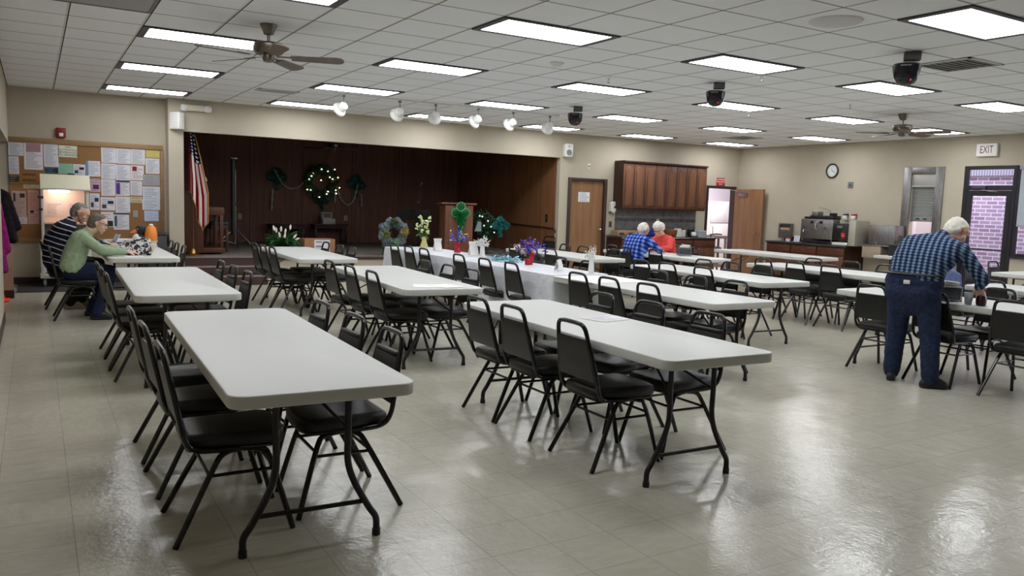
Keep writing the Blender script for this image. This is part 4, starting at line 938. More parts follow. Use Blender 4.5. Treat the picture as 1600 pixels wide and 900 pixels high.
q = MB(); q.prism(rrect(.34, .62, .03), .50, .56, r=.012); q.build('seat', mat('navy_vinyl', (40, 48, 66), .4), t)
q = MB(); q.b2((-.15, -.29, .42), (.15, .29, .50), .004); q.build('apron', M_org, t)
for sx in (-1, 1):
    for sy in (-1, 1):
        q = MB(); q.b2((sx * .14 - .02, sy * .27 - .02, 0), (sx * .14 + .02, sy * .27 + .02, .42), .003); q.build('leg', M_org, t)
# projection screen on tripod
t = thing('projection_screen', 'rolled black projection screen upright on a tripod stand', 'projection screen', (3.28, 16.0, zs))
q = MB(); q.cyl((-.02, -.04, .3), (-.02, -.04, 1.74), .042); q.build('screen_case', M_black, t)
q = MB(); q.cyl((.03, .0, .12), (.03, .0, 1.55), .014); q.build('pole', M_steel, t)
for a in (-50, 70, 190):
    q = MB(); dx, dy = math.cos(R(a)), math.sin(R(a)); q.tube([(.03 + .02 * dx, .02 * dy, .42), (.03 + .52 * dx, .52 * dy, .015)], .011); q.tube([(.03 + .02 * dx, .02 * dy, .14), (.03 + .28 * dx, .28 * dy, .21)], .008); q.build('tripod_leg', M_steel, t)
q = MB(); q.box((0, -.02, .9), (.10, .08, .06), .01); q.build('clamp', M_black, t)
q = MB(); q.box((.0, -.03, 1.76), (.12, .05, .03), .008); q.build('top_hook', M_steel, t)
# peace lily
t = thing('peace_lily', 'peace lily with white flowers standing on the stage front edge', 'plant', (3.87, 14.75, zs))
q = MB(); q.lathe([(.10, 0), (.13, .02), (.15, .17), (.155, .18), (.14, .18), (.13, .15)], n=24); q.build('pot', M_dark, t)
M_leaf = noisy('lily_leaf', (28, 70, 34), (52, 108, 52), 8, .45); M_spathe = mat('spathe', (232, 232, 216), .6)
def leaf_shape(mb, p0, az, ln, w, rise, droop, tw=0):
    k = 7; vs = []; fs = []
    for i in range(k + 1):
        s_ = i / k; r = ln * s_; z = rise * s_ - droop * s_ * s_; ww = w * math.sin(math.pi * min(1, (.06 + s_ * .94))) ** .8
        cx, cy = math.cos(az), math.sin(az); px, py = -cy, cx
        c_ = Vector(p0) + Vector((cx * r, cy * r, z))
        vs += [c_ + Vector((px, py, 0)) * ww + Vector((0, 0, .02 * ww / w)), c_ - Vector((0, 0, .012)), c_ - Vector((px, py, 0)) * ww + Vector((0, 0, .02 * ww / w))]
    for i in range(k):
        a = 3 * i; fs += [(a, a + 1, a + 4, a + 3), (a + 1, a + 2, a + 5, a + 4)]
    mb.add(vs, fs)
q = MB()
for i in range(70):
    leaf_shape(q, (random.uniform(-.05, .05), random.uniform(-.05, .05), .16), random.uniform(0, 6.28), random.uniform(.2, .36), random.uniform(.04, .06), random.uniform(.22, .48), random.uniform(.15, .36))
lf = q.build('foliage', M_leaf, t, 60); lf.modifiers.new('t', 'SOLIDIFY').thickness = .002
for (dx, dz, tilt) in ((-.18, .50, -10), (-.10, .46, -8), (-.02, .48, 0), (.06, .44, 8), (.12, .52, 6), (-.06, .38, -12), (.20, .36, 40), (.26, .30, 62), (.02, .36, 10)):
    yy = random.uniform(-.14, .02); sp_ = MB(); Mx = frame_m((dx, yy, dz), ry=R(tilt), rz=random.uniform(-.4, .4))
    pts = []; k = 8
    vs = []; fs = []
    for i in range(k + 1):
        s_ = i / k; w = .026 * math.sin(math.pi * (.08 + .92 * s_)) ** .7 if s_ < 1 else 0.001
        for j in range(5):
            a = (j - 2) * .5; vs.append((w * math.sin(a), -.02 + w * .7 * (1 - math.cos(a)) , -.05 + .105 * s_))
    for i in range(k):
        for j in range(4): a = i * 5 + j; fs.append((a, a + 1, a + 6, a + 5))
    sp_.add(vs, fs, Mx); o = sp_.build('flower', M_spathe, t, 60); o.modifiers.new('t', 'SOLIDIFY').thickness = .004
    s2 = MB(); s2.tube([(0, 0, .15), (dx * .6, yy * .6, dz * .6), Mx @ Vector((0, 0, -.05))], .005, 6); s2.build('flower_stem', M_leaf, o)
# cardboard box with notice
t = thing('cardboard_box', 'brown cardboard box with white sheet on front at stage edge', 'box', (4.58, 14.9, zs))
M_card = noisy('cardboard', (148, 108, 76), (162, 120, 86), 20, .9)
q = MB(); q.b2((-.29, -.15, 0), (.29, .22, .30), .003); q.build('carton', M_card, t)
q = MB(); q.b2((-.29, .03, .30), (.29, .05, .302)); q.b2((-.05, -.152, .0), (-.02, -.1505, .02)); q.build('tape', mat('tape', (172, 138, 96), .4), t)
q = MB(); q.box((.04, -.153, .16), (.30, .003, .25)); o = q.build('sheet', text_sheet('boxtext', (222, 222, 226), (90, 90, 100), 3, 31), t, 0); uvquad(o)
# low tables at the back of the stage
def low_table(loc, w, d, h, label):
    t = thing('low_table', label, 'table', loc, 0)
    q = MB(); q.b2((-w / 2, -d / 2, h - .04), (w / 2, d / 2, h), .005); q.build('top', M_cabd, t); q = MB(); q.b2((-w / 2 + .04, -d / 2 + .04, h - .10), (w / 2 - .04, d / 2 - .04, h - .04)); q.build('apron', M_cabd, t)
    for sx in (-1, 1):
        for sy in (-1, 1):
            q = MB(); q.b2((sx * (w / 2 - .05) - .03, sy * (d / 2 - .05) - .03, 0), (sx * (w / 2 - .05) + .03, sy * (d / 2 - .05) + .03, h - .1), .004); q.build('leg', M_cabd, t)
low_table((5.02, 18.75, zs), .80, .42, .43, 'low dark wooden table against stage back, left of the monitor')
low_table((6.03, 18.75, zs), .84, .42, .45, 'low dark wooden table holding the pale monitor on the stage')
t = thing('monitor', 'pale grey boxy monitor on the low dark stage table', 'monitor', (5.98, 18.75, zs + .4505))
q = MB(); q.b2((-.12, -.1, 0), (.18, .1, .13), .008); q.build('base', mat('beige_case', (206, 202, 198), .6), t); q = MB(); q.b2((-.14, -.09, .13), (.1, .08, .28), .008); q.build('screen_case', MATS['beige_case'], t); q = MB(); q.b2((-.11, -.094, .15), (.07, -.0885, .26)); q.build('screen', M_grey, t)
# wreath with lights, shamrocks and garland on the back wall
def bumpy_torus(mb, c, R_, r, n, size, squash=1, seed=1):
    rnd = random.Random(seed)
    for i in range(n):
        a = rnd.uniform(0, 6.283); b = rnd.uniform(0, 6.283); rr = r * math.sqrt(rnd.random())
        p = Vector(c) + Vector(((R_ + rr * math.cos(b)) * math.cos(a), rr * math.sin(b) * squash, (R_ + rr * math.cos(b)) * math.sin(a)))
        d = Vector((rnd.gauss(0, 1), rnd.gauss(0, 1) - .6, rnd.gauss(0, 1))).normalized(); u = d.orthogonal().normalized(); s_ = size * rnd.uniform(.6, 1.3)
        mb.add([p - u * s_ * .35, p + d * s_ * 1.2, p + u * s_ * .35, p + d.cross(u) * s_ * .25], [(0, 1, 3), (1, 2, 3), (2, 0, 3), (0, 2, 1)])
t = thing('lit_wreath', 'large round wreath with glowing lights on the stage back wall', 'wreath', (5.90, 19.03, 1.86))
q = MB(); bumpy_torus(q, (0, -.08, 0), .31, .11, 1500, .07, .7, 3); q.build('foliage', noisy('wreath_green', (34, 70, 52), (92, 108, 86), 14, .7), t, 0)
q = MB(); q.tube([(.31 * math.cos(a * .2618), -.06, .31 * math.sin(a * .2618)) for a in range(24)], .06, 8, True); q.build('wreath_ring', mat('wreath_dark', (26, 32, 28), .8), t)
M_bulb = mat('bulb', (255, 250, 220), .4, emit=(250, 255, 214), es=3)
for (px, pz) in ((-.02, .30), (.13, .26), (.30, .31), (-.22, .20), (-.26, .13), (-.32, .05), (-.03, .04), (.18, .12), (.25, .08), (.38, .12), (.42, -.12), (.33, -.18), (.34, -.26), (.14, -.22), (.11, -.28), (-.07, -.36), (-.28, -.20), (-.36, -.19)):
    q = MB(); q.ell((px, -.17, pz), (.02, .015, .015), 1); q.build('bulb', M_bulb, t)
q = MB(); bumpy_torus(q, (.33, -.12, .08), .04, .07, 120, .06, .6, 5); q.build('gold_bow', mat('gold_bow', (148, 130, 70), .5), t, 0)
q = MB(); bumpy_torus(q, (-.26, -.12, .16), .04, .06, 120, .06, .6, 6); q.build('lime_bow', mat('lime_bow', (108, 140, 60), .5), t, 0)
def shamrock_pts(s_):
    pts = []
    for (a0, n) in ((90, 3),): pass
    out = []
    for k in range(120):
        a = 2 * math.pi * k / 120; r = .62 + .38 * abs(math.cos(1.5 * (a - math.pi / 2))) ** .6
        if abs(((a + math.pi / 2) + math.pi) % (2 * math.pi) - math.pi) < .12: r = .6
        out.append((r * math.cos(a) * s_, r * math.sin(a) * s_))
    return out
def tinsel_shamrock(loc, s_, m, label, seed, hang=True):
    t = thing('shamrock_decoration', label, 'decoration', loc, 0, None); q = MB(); rnd = random.Random(seed)
    lobes = [(0, .52), (-.5, -.02), (.5, -.02)]
    for (lx, lz) in lobes: q.ell((lx * s_, -.03, lz * s_), (.46 * s_, .03, .42 * s_), 2)
    q.build('leaf', m, t)
    q = MB(); q.prism([(-.10 * s_, 0), (.10 * s_, 0), (.16 * s_, -1.1 * s_), (-.10 * s_, -1.1 * s_)], 0, .04, frame_m((0, 0, -.15 * s_), rx=R(90))); q.build('stem', m, t)
    q = MB()
    for k in range(420):
        if rnd.random() < .78: lx, lz = rnd.choice(lobes); a = rnd.uniform(0, 6.28); r = math.sqrt(rnd.random()); p = Vector(((lx + .46 * r * math.cos(a)) * s_, -.055, (lz + .42 * r * math.sin(a)) * s_))
        else: p = Vector((rnd.uniform(-.12, .12) * s_, -.045, rnd.uniform(-1.2, -.2) * s_))
        d = Vector((rnd.gauss(0, 1), -abs(rnd.gauss(0, .7)), rnd.gauss(0, 1))).normalized(); u = d.orthogonal().normalized(); w = .05
        q.add([p - u * .008, p + u * .008, p + d * w + u * .006, p + d * w - u * .006], [(0, 1, 2, 3)])
    q.build('tinsel', m, t, 0)
    return t
M_teal = mat('tinsel_teal', (44, 108, 104), .4, .1)
tinsel_shamrock((4.87, 19.045, 1.93), .24, M_teal, 'dark teal tinsel shamrock left of the lit wreath', 11)
tinsel_shamrock((6.79, 19.045, 1.84), .25, M_teal, 'dark teal tinsel shamrock right of the lit wreath', 12)
tinsel_shamrock((5.93, 19.045, 1.43), .18, M_teal, 'small dark teal shamrock hanging at bottom of the lit wreath', 13)
def garland(name, paths, label, m, r=.022):
    t = thing(name, label, 'garland', (paths[0][0][0], 19.0, paths[0][0][1])); o0 = Vector(t.location)
    for k, pth in enumerate(paths):
        pp = arc([(x, 18.985 - .02 * k, z) for x, z in pth], 10); q = MB(); q.tube([p - o0 for p in pp], [r * (1 + .35 * ((i * 7) % 3 - 1)) for i in range(len(pp))], 7); q.build('swag' if len(pth) > 2 else 'tail', m, t)
M_garl = noisy('garland_silver', (150, 146, 130), (190, 186, 170), 60, .5)
garland('garland', [[(4.80, 2.12), (4.98, 1.80), (5.18, 1.68), (5.40, 1.75), (5.52, 1.90)], [(4.76, 1.66), (4.73, 1.15)]], 'silvery garland swagged between left shamrock and lit wreath', M_garl)
garland('garland', [[(6.28, 1.85), (6.38, 1.52), (6.55, 1.34), (6.72, 1.45), (6.83, 1.86)], [(6.27, 1.8), (6.24, 1.38)], [(6.90, 1.62), (6.92, 1.30)]], 'silvery garland swagged between lit wreath and right shamrock', M_garl)
# microphone stand, music stands
t = thing('microphone_stand', 'tall thin black microphone stand on the dark stage', 'microphone stand', (7.5, 16.8, zs))
q = MB(); q.lathe([(.14, 0), (.14, .015), (.03, .03)], n=20); q.build('base', M_black, t); q = MB(); q.cyl((0, 0, .02), (0, 0, 1.42), .011); q.build('pole', M_black, t)
q = MB(); q.cyl((0, 0, 1.40), (.02, -.05, 1.45), .018, .012); q.ell((.022, -.055, 1.465), .03); q.build('microphone', M_grey, t)
q = MB(); q.tube([(0, 0, 1.0), (-.04, -.04, 1.03)], .012); q.ell((-.05, -.05, 1.04), .03); q.build('lower_microphone', M_grey, t)
for x, lab in ((6.93, 'black music stand on the dark stage behind grey tulle wreath'), (7.35, 'black music stand on dark stage beside the microphone stand')):
    t = thing('music_stand', lab, 'music stand', (x, 16.3, zs), R(10), 'black music stands')
    q = MB(); q.b2((-.2, -.01, .66), (.2, .01, .88)); q.b2((-.2, -.05, .655), (.2, .01, .665)); q.build('desk', M_black, t); q = MB(); q.cyl((0, .03, .12), (0, .03, .75), .012); q.build('pole', M_black, t)
    for a in (90, 210, 330): q = MB(); q.tube([(0, .03, .2), (.25 * math.cos(R(a)), .03 + .25 * math.sin(R(a)), .012)], .009); q.build('leg', M_black, t)
# podium with shamrock
M_pod = wood_mat('podium_oak', (104, 66, 48), (122, 80, 60), (138, 94, 72), .45, 1, 'z')
t = thing('podium', 'wooden lectern with green shamrock on front at the stage edge', 'podium', (7.54, 14.98, zs), R(-14))
q = MB(); q.prism([(-.29, -.22), (.29, -.22), (.33, .20), (-.33, .20)], .06, 1.0); q.build('body', M_pod, t)
q = MB(); q.prism([(-.31, -.24), (.31, -.24), (.35, .22), (-.35, .22)], 0, .06); q.build('plinth', M_pod, t)
q = MB(); q.box((0, -.01, 1.03), (.74, .52, .035), .006, M=frame_m((0, 0, 0), rx=R(-3))); q.build('top', M_pod, t)
q = MB(); q.prism([(-.21, .12), (.21, .12), (.21, .9), (-.21, .9)], 0, .01, frame_m((0, -.221, 0), rx=R(90)), r=.003); q.build('front_panel', M_pod, t)
M_green = mat('tinsel_green', (18, 128, 62), .3, .3)
ts = thing('shamrock_decoration', 'bright green tinsel shamrock with long stem on the lectern front', 'decoration', (7.50, 14.735, 1.29), R(-14))
q = MB(); M_greend = mat('shamrock_dark', (14, 78, 44), .4, .2); LB = ((0, .115), (-.105, -.015), (.105, -.015))
for (lx, lz) in LB: q.ell((lx, -.02, lz), (.088, .015, .088), 3)
q.build('leaf', M_greend, ts)
for (lx, lz) in LB:
    q = MB(); q.tube([(lx + .088 * math.cos(a * .314), -.025, lz + .088 * math.sin(a * .314)) for a in range(20)], .010, 6, True); q.build('edging', mat('tinsel_mint', (96, 190, 120), .4, .1), ts)
    q = MB(); q.tube([(lx + .045 * math.cos(a * .42 + 1), -.036, lz + .045 * math.sin(a * .42 + 1)) for a in range(12)], .008, 6); q.build('curl', M_green, ts)
q = MB(); q.tube([(-.05, -.03, -.03), (.05, -.03, -.03)], .01)
q.build('tie', M_green, ts)
q = MB(); q.tube([(0, -.02, -.08), (.0, -.025, -.3), (.02, -.02, -.58)], [.038, .04, .055], 8); rnd = random.Random(4)
for k in range(260):
    p = Vector((rnd.uniform(-.045, .045), -.05, rnd.uniform(-.56, -.06))) if k < 130 else Vector((rnd.gauss(0, .06), -.06, rnd.gauss(-.10, .05)))
    d = Vector((rnd.gauss(0, 1), -abs(rnd.gauss(0, .8)), rnd.gauss(0, 1))).normalized(); u = d.orthogonal().normalized(); q.add([p - u * .01, p + u * .01, p + d * .06 + u * .007, p + d * .06 - u * .007], [(0, 1, 2, 3)])
q.build('tinsel_stem', M_green, ts, 0)
# grey tulle wreath on easel
t = thing('tulle_wreath', 'fluffy grey-blue tulle wreath propped on easel at stage edge', 'wreath', (5.99, 14.62, zs))
M_tulle = noisy('tulle', (72, 84, 92), (112, 124, 132), 18, .8)
q = MB()
for k in range(26):
    a = 2 * math.pi * k / 26; rr = .215 + .03 * ((k % 3) - 1); q.ell((rr * math.cos(a), -.02 + .03 * (k % 2), .43 + rr * math.sin(a)), (.085, .075, .085), 2)
rnd = random.Random(9)
for v in range(len(q.v)): q.v[v] = q.v[v] + Vector((rnd.gauss(0, .007), rnd.gauss(0, .007), rnd.gauss(0, .007)))
q.build('tulle_ring', M_tulle, t, 20)
for (x, z, c_, nm) in ((.0, .18, (92, 158, 70), 'green_bow'), (.19, .46, (150, 120, 60), 'gold_bow'), (-.18, .42, (108, 120, 60), 'olive_bow'), (-.02, .64, (70, 84, 60), 'moss_bow')):
    q = MB(); bumpy_torus(q, (x, -.10, z), .035, .05, 160, .05, .6, int(z * 100)); q.build(nm, mat(nm, c_, .6), t, 0)
q = MB(); q.tube([(-.16, .16, 0), (0, .10, .72)], .01); q.tube([(.16, .16, 0), (0, .10, .72)], .01); q.tube([(0, .36, 0), (0, .12, .70)], .01); q.tube([(-.14, .05, .16), (.14, .05, .16)], .01); q.build('easel', M_black, t)
# green garland bush with teal shamrock right of the lectern
t = thing('garland_tree', 'dark green leafy garland stand with small lights, right of lectern', 'decoration', (8.18, 15.05, zs))
q = MB(); bumpy_torus(q, (0, 0, .66), .14, .14, 620, .07, .8, 21); bumpy_torus(q, (.22, 0, .55), .10, .14, 420, .07, .8, 22); q.build('foliage', noisy('garland_green', (14, 42, 28), (34, 84, 52), 12, .6), t, 0)
q = MB(); q.cyl((0, 0, .02), (0, 0, .7), .02); q.lathe([(.16, 0), (.16, .02), (.02, .04)], n=20); q.tube([(0, 0, .6), (.22, 0, .62)], .014); q.build('stand', M_black, t)
for (x, z) in ((-.16, .80), (-.10, .79), (.04, .70), (.12, .58), (.2, .46), (-.05, .60)):
    q = MB(); q.ell((x, -.18, z), .02, 1); q.build('bulb', mat('pearl', (224, 226, 220), .3, emit=(255, 255, 240), es=.6), t)
tinsel_shamrock((8.46, 14.80, 1.04), .2, mat('tinsel_turquoise', (42, 132, 128), .3, .3), 'turquoise tinsel shamrock hanging right of the lectern', 23)
solid('folded_card', (lambda q: (q.prism([(-.09, 0), (.07, .0), (.085, .2), (.0, .21)], -.004, .004, frame_m((0, 0, 0), rx=R(80))), q)[1])(MB()), mat('slate_card', (120, 136, 140), .6), 'slate grey card hanging in the green garland stand', 'card', None, (7.98, 14.84, .90))
# ================================================================== folding tables
M_top = noisy('table_plastic', (196, 197, 194), (203, 204, 201), 200, .42, spec=.4, bmp=.05)
M_edge = mat('table_edge', (186, 184, 168), .5)
M_leg = mat('table_leg', (34, 30, 32), .4, .2)
def make_table(ln=2.44, w=.76):
    t = thing('folding_table', '', 'table')
    q = MB(); q.prism(rrect(w, ln, .07, 6), .686, .74, r=.007); q.build('tabletop', M_top, t)
    q = MB(); q.prism(rrect(w - .16, ln - .16, .05, 5), .672, .688); q.build('underframe', M_edge, t)
    for sy in (-1, 1):
        y = sy * (ln / 2 - .24)
        for sx in (-1, 1):
            q = MB(); q.tube(arc([(sx * .155, y, .69), (sx * .155, y, .50), (sx * .155, y, .36), (sx * .185, y, .26), (sx * .25, y, .14), (sx * .285, y, .085), (sx * .29, y, .04), (sx * .29, y, 0)], 5), .0155, 10); lg = q.build('leg', M_leg, t)
            q = MB(); q.cyl((sx * .29, y, 0), (sx * .29, y, .03), .019, n=10); q.build('foot_cap', M_black, lg)
        q = MB(); q.tube([(-.235, y, .165), (.235, y, .165)], .011); q.build('crossbar', M_leg, t)
        q = MB(); q.tube([(-.16, y, .665), (.16, y, .665)], .012); q.build('hinge_bar', M_leg, t)
        for pa, pb in (((.0, y - sy * .01, .655), (0, y - sy * .42, .67)), ((-.155, y, .50), (-.02, y - sy * .38, .668)), ((.155, y, .50), (.02, y - sy * .38, .668))): q = MB(); q.tube([pa, pb], .0075); q.build('brace', M_leg, t)
    return t
T0 = make_table()
TBL = [  # x, y, rot, label
 (1.03, 4.27, -.033, 'bare white folding table, front one of the first row by left wall'),
 (1.02, 7.58, -.024, 'bare white folding table, middle one of the first row by left wall'),
 (1.08, 11.25, 0, 'white folding table where woman in green sits, with patterned bag on it'),
 (3.13, 4.20, -.03, 'white folding table, front of the second row, with a printed sheet'),
 (3.15, 7.49, -.066, 'white folding table, middle of the second row, with loose papers'),
 (3.17, 10.92, -.03, 'white folding table, back of the second row, before the peace lily'),
 (5.13, 5.95, -.01, 'bare white folding table at the front end of the clothed tables'),
 (5.17, 8.405, -.005, 'folding table under the front of two silver-white cloths'),
 (5.19, 10.885, -.005, 'folding table under the rear of two silver-white cloths'),
 (7.44, 4.15, 0, 'white folding table that the standing man leans over'),
 (7.17, 7.22, -.05, 'bare white folding table, middle of the fourth row'),
 (7.22, 10.60, -.03, 'white folding table, back of the fourth row toward brown door'),
 (9.62, 4.08, 0, 'white folding table beyond the standing man, chair with jacket beside it'),
 (9.43, 7.25, -.01, 'bare white folding table, middle of fifth row before coffee counter'),
 (9.15, 10.38, 0, 'white folding table where man in blue plaid and woman in red sit'),
 (11.90, 10.45, -.05, 'bare white folding table nearest the open kitchen door'),
 (13.21, 6.12, R(90), 'white folding table set crosswise before the glass door')]
for k, (x, y, rz, lab) in enumerate(TBL):
    if k == 0: T0.location = (x, y, 0); T0.rotation_euler.z = rz; T0['label'] = lab; T0['group'] = 'white folding tables'
    else: dup(T0, (x, y, 0), rz, lab, 'white folding tables')
T1_ = make_table(1.22); T1_.location = (14.43, 9.27, 0); T1_['label'] = 'small white folding table with black bin against wall under the hatch'; T1_['group'] = 'white folding tables'
t = thing('storage_bin', 'black plastic bin on the small table under the serving hatch', 'bin', (14.45, 9.38, .7405))
q = MB(); q.prism(rrect(.42, .62, .04), 0, .20); q.build('body', mat('bin_black', (30, 32, 40), .5), t); q = MB(); q.prism(rrect(.46, .66, .05), .195, .215, r=.004); q.build('lid', MATS['bin_black'], t)

# ================================================================== chairs
M_vinyl = noisy('black_vinyl', (19, 19, 20), (27, 27, 28), 90, .42, spec=.4, bmp=.06)
M_tube = mat('black_tube', (9, 9, 10), .22, 0, .5)
def make_chair():
    t = thing('stacking_chair', '', 'chair')
    # seat pad, wider at the front
    pts = [(-.20, -.165), (.16, -.20), (.205, -.175), (.225, -.09), (.228, 0), (.225, .09), (.205, .175), (.16, .20), (-.20, .165), (-.212, .14), (-.212, -.14)]
    q = MB(); q.prism(pts, .398, .467, r=.026); st_ = q.build('seat', M_vinyl, t, 60)
    q = MB(); q.prism([(p[0] * .95, p[1] * .95) for p in pts], .392, .400); q.build('seat_pan', M_black, st_)
    # back pad: tapered, leaning, rounded
    lean = lambda z: -.222 - (z - .50) * .205
    def hw(z): return .187 - (z - .50) * .155
    q = MB(); vs = []; fs = []; zs_ = [.505, .52, .60, .68, .735, .75]
    for z in zs_:
        e = .008 if z in (.505, .75) else 0
        for s_, off in ((-1, 0), (1, 0), (1, 1), (-1, 1)): vs.append((lean(z) + (.012 - .006 * (e > 0) if off else -.012 + .006 * (e > 0)), s_ * (hw(z) - .006 - e), z))
    for i in range(len(zs_) - 1):
        a = 4 * i; fs += [(a, a + 1, a + 5, a + 4), (a + 1, a + 2, a + 6, a + 5), (a + 2, a + 3, a + 7, a + 6), (a + 3, a, a + 4, a + 7)]
    n_ = 4 * (len(zs_) - 1); fs += [(3, 2, 1, 0), (n_, n_ + 1, n_ + 2, n_ + 3)]
    q.add(vs, fs); bp_ = q.build('backrest', M_vinyl, t, 50)
    q = MB(); q.box((0, 0, 0), (.026, 2 * hw(.735) - .02, .03), .012, 3, M=Matrix.Translation((lean(.738) + .006, 0, .738))); q.build('pad_roll', M_vinyl, bp_)
    # back frame: one bent tube from under the seat over the top
    half = [(.06, .165, .392), (-.12, .170, .395), (-.185, .182, .415), (-.212, .190, .46), (lean(.53), .188, .53), (lean(.70), hw(.70) + .004, .70), (lean(.785), hw(.785) + .002, .785), (lean(.82), hw(.80) - .012, .82), (lean(.836), hw(.83) - .042, .836)]
    path = arc(half + [(lean(.839), 0, .839)] + [(a, -b_, c) for a, b_, c in half[::-1]], 4)
    q = MB(); q.tube(path, .0128, 10); q.build('back_frame', M_tube, t)
    for sy in (-1, 1):
        q = MB(); q.tube(arc([(.02, sy * .16, .388), (-.05, sy * .168, .375), (-.10, sy * .178, .31), (-.26, sy * .225, .002)], 4), .0135, 8); lg = q.build('leg', M_tube, t)
        q = MB(); q.tube(arc([(.02, sy * .155, .388), (.10, sy * .165, .378), (.145, sy * .172, .33), (.24, sy * .205, .002)], 4), .0135, 8); lg = q.build('leg', M_tube, t)
        q = MB(); q.tube([(-.115, sy * .182, .285), (.158, sy * .176, .285)], .008, 8); q.build('stretcher', M_tube, t)
    for x, z, w in ((.152, .305, .176), (-.115, .285, .182)): q = MB(); q.tube([(x, -w, z), (x, w, z)], .008, 8); q.build('crossbar', M_tube, t)
    return t
CH0 = make_chair(); used = [0]
def chair(x, y, rz, lab, grp, z=0):
    rz += R(random.uniform(-1.2, 1.2))
    if not used[0]:
        used[0] = 1; CH0.location = (x, y, z); CH0.rotation_euler.z = rz; CH0['label'] = lab; CH0['group'] = grp; return CH0
    return dup(CH0, (x, y, z), rz, lab, grp)
ROW = [  # table phrase, left x, ys far->near, right x, ys far->near
 ("first row's front table", .74, (4.94, 4.36, 3.72), 1.265, (4.95, 4.33, 3.785)),
 ("first row's middle table", .765, (8.2, 7.66, 7.12), 1.29, (8.28, 7.7, 7.12)),
 ("first row's back table", None, (), 1.31, (11.8, 11.3, 10.72)),
 ("second row's front table", 2.93, (4.90, 4.42, 3.745), 3.44, (4.90, 4.33, 3.755)),
 ("second row's middle table", 2.93, (8.2, 7.55, 6.95), 3.42, (8.12, 7.53, 6.99)),
 ("second row's back table", 2.90, (11.42, 10.93, 10.44), 3.41, (11.6, 10.97, 10.48)),
 ("third row's bare front table", 4.90, (6.48, 5.98, 5.41), 5.42, (6.53, 5.96, 5.42)),
 ("third row's clothed middle table", 4.87, (9.03, 8.35, 7.72), 5.46, (9.04, 8.46, 7.86)),
 ("third row's clothed back table", 4.90, (11.22, 10.68, 10.16), None, ()),
 ("fourth row's front table", 7.16, (4.82, 4.21, 3.515), 7.72, (4.22,)),
 ("fourth row's middle table", 6.93, (7.95, 7.46, 6.84), 7.44, (7.95, 7.46, 6.92)),
 ("fourth row's back table", 6.97, (11.2, 10.65, 10.12), 7.49, (11.3, 10.78, 9.95)),
 ("fifth row's middle table", 9.19, (7.98, 7.42, 6.85), 9.68, (7.97, 7.33, 6.77)),
 ("fifth row's back table", 8.92, (11.13, 10.0), 9.62, (10.45,)),
 ("fifth row's front table", 9.24, (5.34, 4.82), None, ())]
NM = {3: ('far', 'middle', 'near'), 2: ('far', 'near'), 1: ('single',)}
for desc, lx, ly, rx_, ry in ROW:
    for side, x, ys, rz in (('left', lx, ly, 0), ('right', rx_, ry, math.pi)):
        for k, y in enumerate(ys): chair(x, y, rz, 'black padded stacking chair, %s one on the %s side of %s' % (NM[len(ys)][k], side, desc), 'chairs at ' + desc)
chair(.345, 11.62, 0, 'black stacking chair under the man in the striped shirt', "chairs at first row's back table")
chair(.42, 10.58, 0, 'black stacking chair under the woman in the green sweatshirt', "chairs at first row's back table")
chair(8.84, 10.68, 0, 'black stacking chair under the man in blue plaid shirt', "chairs at fifth row's back table")
chair(9.74, 11.06, math.pi, 'black stacking chair under the woman in the red shirt', "chairs at fifth row's back table")
chair(12.52, 6.80, R(-90), 'black stacking chair, left of two behind the crosswise table', 'chairs at the crosswise table')
chair(13.16, 6.80, R(-90), 'black stacking chair, right of two behind the crosswise table', 'chairs at the crosswise table')
chair(8.95, 13.9, R(200), 'black stacking chair alone in front of the stage side wall', None)

# ================================================================== cloths and decorations
m = mat('damask', (206, 210, 218), .42, 0, .5); v = coords(m); f = noise(m, coords(m, 'Object', (1, 1, 1)), 11, 6, .6)
base(m, ramp(m, f, [(.35, (206, 209, 217)), (.55, (216, 218, 224)), (.7, (226, 227, 232))]).outputs[0]); M_cloth = m
bump(m, math_(m, 'ADD', f, math_(m, 'MULTIPLY', seam_mask(m, sep(m, v)[2], .16, .0, .008), .9)), .7, .02)
def cloth(x, y, ln, label, seed):
    w, z0, drop = .775, .7425, .44; rnd = random.Random(seed); per = []
    base_ = rrect(w, ln, .06, 4); P = []
    for i in range(len(base_)):
        a = Vector(base_[i] + (0,)); b_ = Vector(base_[(i + 1) % len(base_)] + (0,)); d = (b_ - a).length; k = max(1, int(d / .05))
        for j in range(k): P.append(a + (b_ - a) * (j / k))
    n = len(P); vs = [(p.x, p.y, z0 + .003) for p in P]; fs = [tuple(range(n))]; rows = 7
    ph = [rnd.uniform(0, 6.28) for _ in range(4)]
    for r_ in range(1, rows + 1):
        s_ = r_ / rows
        for i, p in enumerate(P):
            u = i * .05; wv = (.012 * math.sin(u * 9 + ph[0]) + .009 * math.sin(u * 21 + ph[1])) * s_ ** 1.3; out = Vector((p.x / (w / 2), p.y / (ln / 2), 0))
            nx = math.copysign(1, p.x) if abs(p.x) > w / 2 - .012 else 0; ny = math.copysign(1, p.y) if abs(p.y) > ln / 2 - .012 else 0
            if abs(p.x) > w / 2 - .06 and abs(p.y) > ln / 2 - .06: nx, ny = math.copysign(.7, p.x), math.copysign(.7, p.y)
            o_ = .010 + .022 * s_ + wv
            endk = .35 if ny and not nx else 1
            vs.append((p.x + nx * o_, p.y + ny * max(.006, o_ * .5), z0 - drop * s_ * (1 + .015 * math.sin(u * 5 + ph[2]))))
    for r_ in range(rows):
        for i in range(n): a = r_ * n + i; b_ = r_ * n + (i + 1) % n; fs.append((a, b_, b_ + n, a + n))
    q = MB(); q.add(vs, fs); return solid('tablecloth', q, M_cloth, label, 'tablecloth', 'silver-white tablecloths', (x, y, 0), 60)
cloth(5.17, 8.405, 2.452, 'silver-white patterned cloth over the front clothed table', 1)
